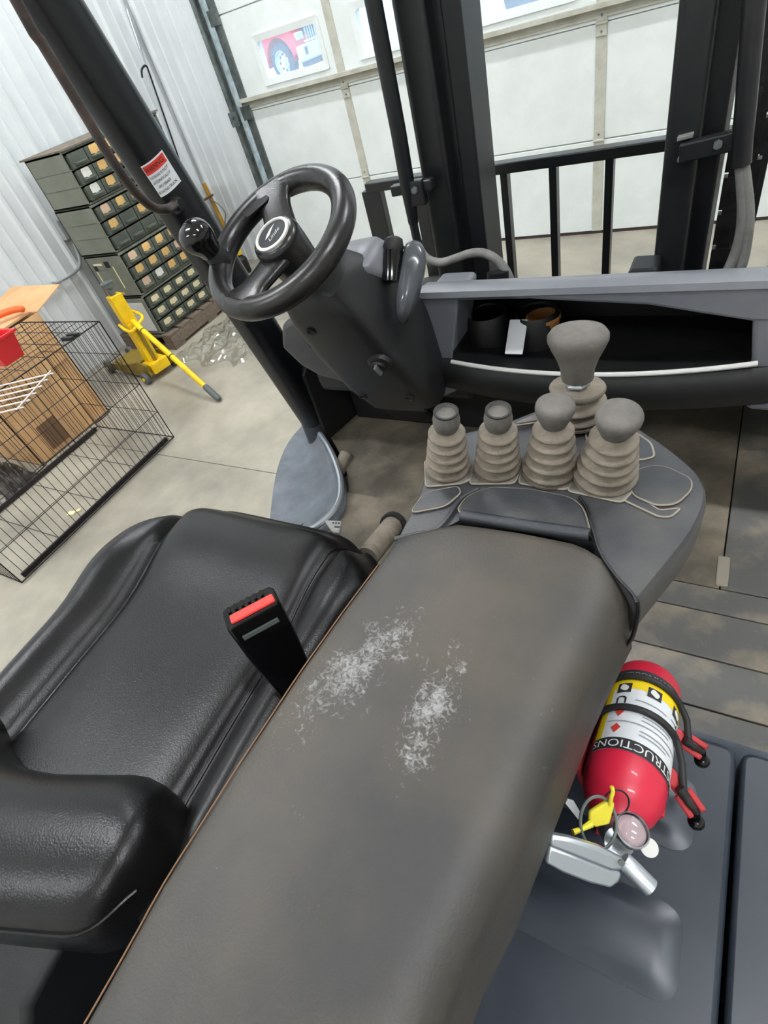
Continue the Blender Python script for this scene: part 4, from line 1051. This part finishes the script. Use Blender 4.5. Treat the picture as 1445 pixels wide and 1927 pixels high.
# sloping head of the opening towards the right
build(MB().prism([(-.42, .996, 1.19), (DX1, .996, 1.19), (DX1, .996, 1.125), (OX1-.012, .996, 1.128), (-.10, .996, 1.160), (-.30, .996, 1.176)], (0, .06, 0)), 'opening_head', 'dash_lit', db, ang=0, bevel=.006)
build(MB().prism([(p.x, .998, p.y) for p in fillet([(DX0, .93), (DX0, 1.185), (OX0+.020, 1.185), (OX0-.022, 1.02), (OX0-.01, .96)], .015, 4)], (0, .12, 0)), 'left_cheek', 'dash_lit', db, ang=40, bevel=.012, seg=3)
build(MB().prism([(p.x, .998, p.y) for p in fillet([(DX1, .93), (OX1+.01, .95), (OX1+.002, 1.05), (OX1-.012, 1.13), (OX1-.004, 1.175), (DX1, 1.175)], .012, 4)], (0, .12, 0)), 'right_cheek', 'dash_lit', db, ang=40, bevel=.012, seg=3)
bow = lambda x: (-.035*max(0, 1-((x+.21)/.33)**2), -.012*max(0, 1-((x+.21)/.30)**2))
prof_loft([(.998, 1.045), (.988, 1.035), (.985, 1.0), (1.0, .965), (1.04, .945), (1.09, .95), (1.10, 1.03)], DX0+.02, .12, 16, bow, 'apron', 'plastic2')
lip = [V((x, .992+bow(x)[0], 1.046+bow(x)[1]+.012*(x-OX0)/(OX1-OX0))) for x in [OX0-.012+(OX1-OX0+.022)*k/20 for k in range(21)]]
build(MB().tube(lip, .0048, 8), 'tray_lip', 'lit_edge', db)
build(MB().bb(OX0-.02, OX1+.02, 1.0, 1.235, 1.005, 1.02).bb(OX0-.02, OX1+.02, 1.225, 1.24, 1.01, 1.095), 'tray', 'plastic2', db, ang=0, bevel=.006)
for x in (OX0-.02, OX1+.012): build(MB().prism([(x, 1.0, 1.01), (x, 1.235, 1.01), (x, 1.235, 1.095), (x, 1.06, 1.17), (x, 1.0, 1.17)], (.008, 0, 0)), 'tray_side', 'plastic2', db, ang=0)
build(MB().prism([(DX0, 1.06, 1.17), (DX0, 1.06, 1.185), (DX0, 1.245, 1.10), (DX0, 1.245, 1.085)], (DX1-DX0, 0, 0)), 'tray_roof', 'plastic2', db, ang=0)
for px in (918, 1008):
    c = aty(px, 650, 1.10); c.z = 1.02; c.y = 1.115
    build(MB().lathe([(.041, 0), (.046, 0), (.046, .068), (.043, .072), (.0405, .068)], c, n=28, cap=False), 'cup_holder', 'plastic2', db, ang=40)
# closed left section under the wheel
pl = [aty(*p, 1.0) for p in ((528, 612), (548, 600), (700, 655), (760, 700), (740, 748), (600, 710), (565, 690), (528, 655))]
ld = build(MB().prism(pl, (0, .16, 0)), 'left_section', 'consol', db, ang=40, bevel=.014, seg=3)
build(MB().tube([aty(578, 612, .998), aty(582, 650, .998), aty(600, 668, .998)], .002, 6), 'panel_line', 'ink', ld)
build(MB().bb(-1.0, -.5, 1.10, 1.3, .85, 1.04), 'left_back', 'plastic2', db, ang=0, bevel=.02)
build(MB().bb(-.545, .40, 1.24, 1.5, .80, .95), 'front_box', 'plastic2', db, ang=0, bevel=.02)

# ---- left roof pillar with grab rail and warning sticker
PX = -1.15
pb0 = atx(597, 788, PX); pt0 = atx(97, 10, PX); pdir = (pt0-pb0).normalized(); ptop = pb0+pdir*2.0
pa, pu, pv = frame_from(pdir, (1, 0, 0))     # pu ~ +x, pv completes
RU, RV = .043, .057
def psurf(ang_, s, off=0):
    ca, sa = math.cos(ang_), math.sin(ang_); e = 2/2.8
    return pb0+pdir*s+pu*((RU+off)*math.copysign(abs(ca)**e, ca))+pv*((RV+off)*math.copysign(abs(sa)**e, sa))
pil = part(MB().loft([[psurf(2*math.pi*k/40, s) for k in range(40)] for s in (-.06, .3, 2.0)]), 'roof_pillar', 'pillar', ang=50)
part(MB().loft([[pb0+pdir*s+(psurf(2*math.pi*k/30, s)-pb0-pdir*s)*f for k in range(30)] for s, f in ((-.14, 1.7), (-.05, 1.25), (.02, 1.03))]), 'pillar_foot', 'plastic', pil, ang=50)
rail = [psurf(0, 1.75), psurf(0, 1.72, .035), psurf(-.3, 1.6, .05), *[atx(*p, PX+.085) for p in ((35, 10), (75, 75), (150, 200), (205, 292), (245, 350), (268, 375), (290, 391), (312, 394))]]+[atx(330, 386, PX+.04)]
part(MB().tube(cr(rail, 4), .0095, 12), 'grab_rail', 'handle', pil)
part(MB().lathe([(0, 0), (.020, 0), (.016, .012), (.012, .016), (0, .016)], atx(332, 386, PX+.035), (1, 0, .0), 14), 'rail_foot', 'pillar', pil)
# the sticker faces the cab: angular range about the direction to the camera
s_lo, s_hi = 0, 0
mid = atx(299, 331, PX+.03); s_mid = (mid-pb0).dot(pdir)
vdir = (CAM-mid); th0 = math.atan2(vdir.dot(pv)/RV, vdir.dot(pu)/RU)
sg = 1 if True else -1
def stk(x, y, off):
    """sticker coordinates in metres: x right, y up the pillar"""
    return psurf(th0+STS*x/.062, s_mid+y, off)
# choose the sense that makes x run to the right in view
STS = 1
if (stk(.01, 0, 0)-stk(-.01, 0, 0)).dot(_r) < 0: STS = -1
def sticker(x0, x1, y0, y1, off, name, m, par):
    mm = MB(); mm.grid(lambda u, v: stk(x0+(x1-x0)*u, y0+(y1-y0)*v, off), 14, 2)
    return part(mm, name, m, par, ang=60)
SW, SH = .037, .034
s0 = sticker(-SW, SW, -SH, SH, .0008, 'warning_label', 'labelw', pil)
sticker(-SW+.002, SW-.002, SH-.021, SH-.003, .0012, 'warning_band', 'inkred', s0)
def stext(s, size, x, y, m, off=.0016):
    tv2, tf2 = text_geo(s, size, 0, 'CENTER'); mm = MB(); mm.add([stk(x+v.x, y+v.y, off) for v in tv2], tf2)
    part(mm, 'lettering', m, s0, ang=0, recalc=False)
stext('WARNING', .0135, 0, SH-.012, 'ink')
for k, ln in enumerate(('THE BRAKE IS NOT', 'AUTOMATICALLY', 'APPLY BRAKE', 'BE EXITING TRUCK')):
    stext(ln, .0078, 0, SH-.028-k*.0105, 'ink')

# ---- mast: two uprights, chains, hoses, clamps
MY = 1.72
ms = empty('mast', (-.45, MY, .2), parent=FK)
def upright(pxa, pxb, pxc, pyref, name, flip):
    x0, x1 = aty(pxa, pyref, MY).x, aty(pxb, pyref, MY).x
    build(MB().prism([(p.x, p.y, .22) for p in fillet(rect_poly(x0, x1, MY, MY+.14), .018, 5)], (0, 0, 2.5)), name, 'mastm', ms, ang=50)
    xa, xb = aty(pxb-3, pyref, MY+.05).x, aty(pxc, pyref, MY+.05).x
    return x0, x1, xa, xb
lx0, lx1, lxa, lxb = upright(794, 847, 908, 350, 'outer_upright', 1)
build(MB().bb(lxa, lxa+(lxb-lxa)*.5, MY+.05, MY+.18, .22, 2.7), 'inner_upright', 'mastm', ms, ang=0, bevel=.008)
build(MB().bb(lxa+(lxb-lxa)*.5, lxb, MY+.03, MY+.18, .22, 2.7), 'inner_flange', 'mastd', ms, ang=0, bevel=.006)
rx0, rx1, rxa, rxb = upright(1251, 1319, 1360, 262, 'outer_upright', 1)
build(MB().bb(rxa, rxb, MY+.05, MY+.18, .22, 2.7), 'inner_upright', 'mastd', ms, ang=0, bevel=.006)
build(MB().bb(rxb, rxb+.008, MY+.06, MY+.16, .22, 2.7), 'wear_strip', 'hose', ms, ang=0)
# cylinder tops / cross tie between the uprights low down
build(MB().bb(lx0, rx1, MY+.10, MY+.16, .35, .50), 'cross_tie', 'mastd', ms, ang=0, bevel=.01)
c = aty(1212, 522, MY-.05)
build(MB().box(c, (.075, .10, .09)), 'tilt_bracket', 'mastd', ms, ang=0, bevel=.01)
# leaf chains: link plates
def chain(p_lo, p_hi, w, d, pitch, name):
    p_lo, p_hi = V(p_lo), V(p_hi); cn = empty(name, p_lo, parent=FK); L = (p_hi-p_lo).length; a = (p_hi-p_lo).normalized()
    n = int(L/pitch); src = None
    for k in range(n):
        c = p_lo+a*(pitch*(k+.5)); 
        if src is None:
            m = MB()
            m.box(c, (w, d, pitch*.86), (1, 0, 0), (0, 1, 0), a)
            m.box(c, (w*.62, d*.8, pitch), (1, 0, 0), (0, 1, 0), a)
            m.tube([c-V((0, d*.62, 0)), c+V((0, d*.62, 0))], d*.22, 8)
            src = build(m, 'chain_link', 'chain', cn, ang=0); o_ = WL[src.name]-c
        else:
            inst(src, 'chain_link', c+o_, cn)
    return cn
chx = aty(1387, 262, MY+.10)
chain((aty(1383, 330, MY+.10).x, MY+.10, .55), (aty(1383, 330, MY+.10).x, MY+.10, 2.5), .050, .03, .092, 'lift_chain')
chain((aty(1418, 262, MY+.16).x, MY+.16, .75), (aty(1418, 262, MY+.16).x, MY+.16, 2.5), .055, .03, .092, 'lift_chain')
chain((lx0-.008, MY+.09, .55), (lx0-.008, MY+.09, 2.5), .026, .03, .062, 'lift_chain')
# hydraulic tubes and hoses
hy = MY-.06
ht = [aty(702, 0, hy)+V((.0, 0, .9)), *[aty(*p, hy) for p in ((702, 0), (727, 130), (750, 250), (766, 345), (778, 420))]]
tb = build(MB().tube(ht, [.0225]*5+[.016], 14), 'hydraulic_tube', 'mastd', ms)
build(MB().tube(cr([ht[-1], aty(786, 455, hy), aty(800, 480, hy), aty(815, 495, hy)], 4), .014, 10), 'hose', 'mastm', tb)
cp = aty(778, 356, hy)
cl_ = build(MB().box(aty(776, 352, hy+.01), (.14, .03, .03), (1, 0, .03)).box(aty(786, 362, hy), (.05, .03, .07)), 'tube_clamp', 'mastm', ms, ang=0, bevel=.004)
build(MB().lathe([(0, 0), (.010, 0), (.010, .01), (0, .01)], aty(781, 357, hy-.016), (0, -1, 0), 6), 'bolt', 'galv', cl_, ang=0)
hs = [aty(*p, 1.52) for p in ((790, 470), (806, 488), (830, 494), (858, 486), (885, 477), (912, 477), (938, 492), (955, 515), (966, 545))]
build(MB().tube(cr(hs, 5), .0125, 12), 'hose', 'hose', ms)
hr = [aty(1420, 0, MY-.03)+V((0, 0, .9)), *[aty(*p, MY-.03) for p in ((1420, 0), (1412, 90), (1403, 200), (1397, 262), (1394, 310))]]
tb = build(MB().tube(hr, .022, 14), 'hydraulic_tube', 'mastm', ms)
for dx in (0, 13):
    hh = [aty(*p, MY-.03) for p in ((1392+dx*.35, 300), (1396+dx*.5, 340), (1398+dx*.8, 400), (1392+dx, 450), (1374+dx*1.6, 500), (1350+dx*2, 535))]
    build(MB().tube(cr(hh, 4), .0135, 12), 'hose', 'hose', tb)
cl_ = build(MB().box(aty(1345, 272, MY-.02), (.15, .03, .042), (1, 0, .10), (0, 1, 0), (-.1, 0, 1)), 'tube_clamp', 'mastm', ms, ang=0, bevel=.004)
build(MB().lathe([(0, 0), (.010, 0), (.010, .01), (0, .01)], aty(1351, 271, MY-.042), (0, -1, 0), 6), 'bolt', 'galv', cl_, ang=0)
for px, py in ((1290, 256), (1290, 296)): build(MB().box(aty(px, py, MY-.005), (.035, .03, .009), (1, 0, .1)), 'weld_tab', 'hose', cl_, ang=0, bevel=.002)
# load carriage backrest
LY = 2.12
lc = empty('load_backrest', (-.45, LY, .2), parent=FK)
zb = aty(905, 314, LY).z; zb2 = aty(1252, 262, LY).z; zt_ = (zb+zb2)/2
xl_ = aty(684, 345, LY).x; xr_ = -2*.45-xl_
build(MB().bb(xl_, xr_, LY, LY+.05, zt_-.035, zt_), 'top_bar', 'mastm', lc, ang=0, bevel=.004)
for px, w in ((700, .085), (790, .05), (950, .026), (1040, .026), (1143, .026), (1420, .026)):
    x = aty(px, 380, LY).x
    build(MB().bb(x-w/2, x+w/2, LY+.005, LY+.045, .25, zt_-.03), 'bar', 'mastm', lc, ang=0, bevel=.002)
build(MB().bb(xl_, xr_, LY-.02, LY+.06, .25, .40), 'carriage_plate', 'mastd', lc, ang=0, bevel=.01)
build(MB().lathe([(0, 0), (.02, 0), (.032, .015), (.032, .05), (0, .055)], aty(938, 545, 1.5), (0, .2, 1), 14), 'hose_fitting', 'mastd', ms)

# ---- things in the tray
c = V((atz(970, 655, 1.03).x, 1.16, 1.022))
c = aty(970, 655, 1.045)
build(MB().box((c.x, 1.055, 1.064), (.040, .004, .075), (1, 0, 0), (0, .7, -.7), (0, .7, .7)), 'paper_card', 'labelw', ang=0, bevel=.002, label='white folded paper card standing between the cup holders in the dashboard tray', cat='paper')
c = V((aty(1012, 668, 1.06).x, 1.115, 1.022))
build(MB().lathe([(0, 0), (.026, 0), (.036, .052), (.0375, .054), (.0375, .060), (.034, .060), (.028, .01), (0, .008)], c, n=22), 'paper_cup', 'brown', ang=40, label='brown paper cup in the second cup holder of the dashboard tray', cat='cup')

# ================================================================== fire extinguisher and its bracket
XB = atd(1214, 1294, .755); XN = atd(1166, 1512, .60)
xa = (XN-XB).normalized(); XL = (XN-XB).length; XR = .0445
xm = (XB+XN)/2; xu = (CAM-xm); xu = (xu-xa*xu.dot(xa)).normalized(); xv = xa.cross(xu)
if xv.dot(_r) < 0: xv = -xv                  # xv to the right in view
def xp(t, deg, r=XR):
    return XB+xa*t+(xu*math.cos(R(deg))+xv*math.sin(R(deg)))*r
fe = empty('fire_extinguisher', (xm.x, xm.y, min(XB.z, XN.z)-.05), 'red fire extinguisher with instruction label strapped beside the armrest', 'extinguisher')
build(MB().lathe([(0, -.012), (.032, -.012), (.040, -.008), (XR, .002), (XR, XL*.86), (.043, XL*.93), (.038, XL*1.01), (.028, XL*1.08), (.017, XL*1.12), (.015, XL*1.16), (0, XL*1.16)], XB, xa, 40, up=xu), 'cylinder', 'red', fe, ang=50)
def wrap(t0, t1, d0, d1, r, name, m, par):
    mm = MB(); mm.grid(lambda u, v: xp(t0+(t1-t0)*v, d0+(d1-d0)*u, r), 24, 1); return build(mm, name, m, par, ang=60)
D0, D1 = -62, 92
T = [XL*k for k in (.105, .20, .30, .74, .83)]
lb = wrap(T[0], T[4], D0, D1, XR+.0006, 'label', 'labelw', fe)
wrap(T[0], T[1], D0+2, D1, XR+.0009, 'label_band', 'labelk', lb)
wrap(T[3], T[4], D0+2, D1, XR+.0009, 'label_band', 'labelk', lb)
wrap(T[1], T[2], D0, D1, XR+.0009, 'label_band', 'labely', lb)
wrap(T[2], T[3], D0, D0+14, XR+.0009, 'label_band', 'labely', lb)
def xtext(s, size, t, deg, m, r=XR+.0016):
    """letters stand towards the valve: seen upside down from the camera"""
    v2, f2 = text_geo(s, size); mm = MB(); mm.add([xp(t+v.y, deg-math.degrees(v.x/XR), r) for v in v2], f2)
    build(mm, 'lettering', m, lb, ang=0, recalc=False)
xtext('INSTRUCTIONS', .0165, (T[3]+T[4])/2, 14, 'inkwhite')
xtext('FIRE EXTINGUISHER', .0115, (T[0]+T[1])/2, 8, 'inkgrey')
def xrect(t0, t1, d0, d1, m, name, r=XR+.0013): return wrap(t0, t1, d0, d1, r, name, m, lb)
for dg in (-30, 16, 62):
    pc_ = xrect(T[1]+.010, T[1]+.028, dg-11, dg+11, 'labelk', 'pictogram')
    mm = MB(); mm.add([xp(T[1]+.019+.006*math.sin(a)*(1+.3*math.sin(2*a)), dg+7*math.cos(a), XR+.0018) for a in (2*math.pi*k/14 for k in range(14))], [tuple(range(14))]); build(mm, 'pictogram_mark', 'inkwhite', lb, ang=0, recalc=False)
xtext('U', .020, T[1]+.042, -30, 'ink'); xtext('B', .020, T[1]+.040, 70, 'ink')
for t, d0, d1, m in ((.40, -10, 40, 'inkgrey'), (.46, -45, 60, 'inkgrey'), (.53, 5, 55, 'inkgrey'), (.56, 5, 50, 'inkgrey'), (.60, -45, 80, 'inkgrey'), (.65, 5, 60, 'inkgrey'), (.68, 5, 50, 'inkgrey'), (.38, 50, 85, 'inkgrey'), (.50, 62, 88, 'inkgrey')):
    xrect(XL*t, XL*(t+.008), d0, d1, m, 'printed_line')
for t, dg in ((.52, -28), (.66, -28)):
    mm = MB(); mm.add([xp(XL*t+y, dg+x, XR+.0016) for x, y in ((-7, 0), (0, -.007), (7, 0), (0, .009))], [(0, 1, 2, 3)]); build(mm, 'printed_mark', 'inkred', lb, ang=0, recalc=False)
# valve, gauge, handle, nozzle, pin, ring, seal
vb = XB+xa*(XL*1.12)
def rel(px, py, d): return atd(px, py, d)
va = rel(1165, 1585, .535)
build(MB().tube([vb-xa*.01, vb+xa*.012, va], [.018, .016, .014], 16), 'valve', 'alu', fe)
gc = rel(1188, 1563, .525); gn = (CAM-gc).normalized()*.75+V((.25, .30, .1)); gn.normalize()
gg = build(MB().lathe([(0, -.006), (.0155, -.006), (.0165, -.003), (.0165, .003), (.0145, .004)], gc, gn, 24, cap=False), 'pressure_gauge', 'chrome', fe, ang=50)
build(MB().lathe([(0, 0), (.0145, 0), (.0145, .0008), (0, .0008)], gc-gn*.002, gn, 24), 'gauge_face', 'cardwhite', gg, ang=0)
build(MB().lathe([(.0150, .002), (.0145, .008), (.010, .012), (.004, .0135), (0, .0137)], gc, gn, 24, cap=False), 'gauge_lens', M['lens'], gg, ang=60)
# squeeze handle (two stamped channels)
h0 = rel(1040, 1578, .50); h1 = rel(1180, 1612, .50); 
hpts = [(1036, 1572), (1075, 1580), (1130, 1597), (1178, 1622), (1172, 1640), (1150, 1640), (1100, 1620), (1034, 1594)]
top_ = [rel(*p, .495) for p in hpts]
build(MB().loft([top_, [p+_f*.010 for p in top_]]), 'lever_handle', 'alu', fe, ang=30, bevel=.003)
side_ = [rel(*p, .497) for p in ((1033, 1592), (1100, 1617), (1150, 1638), (1172, 1645), (1166, 1662), (1150, 1674), (1110, 1664), (1060, 1645), (1026, 1626))]
build(MB().loft([side_, [p+_f*.012 for p in side_]]), 'carry_handle', 'alu', fe, ang=30, bevel=.003)
n0, n1 = rel(1172, 1618, .505), rel(1226, 1672, .495)
build(MB().tube([n0, n0.lerp(n1, .1), n0.lerp(n1, .97), n1], [.0075, .0085, .0085, .007], 18), 'nozzle', 'alu', fe, ang=40)
build(MB().lathe([(0, 0), (.003, 0), (.003, .002), (0, .002)], rel(1168, 1622, .49), -_f, 10), 'rivet', 'galv', fe)
c = rel(1126, 1548, .52)
cxr, cyr = _r, _u
build(MB().tube([c+cxr*(.0185*math.cos(a))+cyr*(.0225*math.sin(a))+_f*(.006*math.sin(a+.5)) for a in (2*math.pi*k/36 for k in range(36))], .0016, 8, closed=True), 'pull_ring', 'galv', fe)
c2_ = rel(1160, 1510, .535)
build(MB().tube([c2_+cxr*(.0125*math.cos(a))+cyr*(.0125*math.sin(a)) for a in (2*math.pi*k/30 for k in range(30))], .0009, 8, closed=True), 'seal_loop', 'ink', fe)
pl = [rel(*p, .523) for p in ((1110, 1530), (1140, 1510), (1158, 1512), (1148, 1552), (1122, 1558), (1108, 1552))]
build(MB().prism(pl, _f*.006), 'tamper_seal', 'yellowseal', fe, ang=30, bevel=.002)
build(MB().tube(cr([rel(1148, 1515, .523), rel(1150, 1500, .52), rel(1153, 1490, .52), rel(1151, 1480, .52)], 4), .002, 8), 'seal_tail', 'yellowseal', fe)
build(MB().tube([rel(1112, 1550, .522), rel(1095, 1560, .518), rel(1078, 1566, .515)], [.0035, .0022, .0028], 8), 'seal_pin', 'yellowseal', fe)
wc_ = rel(1221, 1595, .525)
build(MB().lathe([(.004, 0), (.0085, 0), (.0085, .0015), (.004, .0015)], wc_, (.25, -.2, 1), 20), 'tag_washer', 'ivory', fe, ang=30)
pl = [rel(*p, .575) for p in ((1068, 1504), (1080, 1508), (1094, 1532), (1090, 1545), (1064, 1512))]
build(MB().prism(pl, _f*.002), 'hang_tag', 'labelw', fe, ang=0)

# bracket (fixed to the truck): red cradle, two arms, rubber straps with ball ends
eb = empty('extinguisher_bracket', xm-xu*.06, parent=FK)
m = MB()
rr0, rr1 = XR+.003, XR+.009
def arcpl(t0, t1, d0, d1, n=16):
    rings = []
    for k in range(n+1):
        d = d0+(d1-d0)*k/n
        rings.append([xp(t0, d, rr0), xp(t1, d, rr0), xp(t1, d, rr1), xp(t0, d, rr1)])
    return MB().loft(rings)
build(arcpl(XL*.10, XL*.86, 120, 262), 'cradle', 'redbr', eb, ang=40)
for t, tip, rt, so in ((.30, (1312, 1408), .68, .05), (.66, (1303, 1518), .62, .05)):
    base = xp(XL*t, 100, XR+.006)
    tp0 = atd(tip[0], tip[1], rt)
    d_ = (tp0-base).normalized(); up_ = (CAM-tp0).normalized()
    am = build(MB().beam(base-d_*.012, tp0-d_*.016, .016, .010, up_), 'arm', 'redbr', eb, ang=0, bevel=.003)
    s2 = d_.cross(up_).normalized()
    for sgn in (-1, 1): build(MB().box(tp0-d_*.004+s2*sgn*.0075, (.026, .010, .007), d_, up_, s2), 'fork', 'redbr', am, ang=0, bevel=.002)
    # strap over the cylinder to the fork and the ball hanging behind it
    pts = [xp(XL*(t-.10 if t < .5 else t-.16), d, XR+.0045) for d in range(-95, 66, 10)]
    pts += [xp(XL*(t-.06), 80, XR+.010), base.lerp(tp0, .55)+up_*.010, tp0+up_*.006, tp0+d_*.006-up_*.010]
    sp = build(MB().tube(cr(pts, 2), .0042, 10), 'rubber_strap', 'rubber', eb)
    build(MB().tube([base.lerp(tp0, .30)+up_*.012, base.lerp(tp0, .62)+up_*.010], [.0062, .0058], 10), 'strap_sleeve', 'rubber', sp)
    bl = tp0+d_*.006-up_*.026-_u*.012
    build(MB().tube([tp0+d_*.006-up_*.008, bl], .0045, 8).sphere(bl, .0095), 'strap_ball', 'gloss', sp)
m = MB().beam(xp(XL*.2, 190, XR+.012), V((XB.x-.02, XB.y-.02, HZ)), .03, .008); m.beam(xp(XL*.75, 190, XR+.012), V((XN.x-.02, XN.y+.02, HZ)), .03, .008)
build(m, 'bracket_legs', 'redbr', eb, ang=0, bevel=.002)
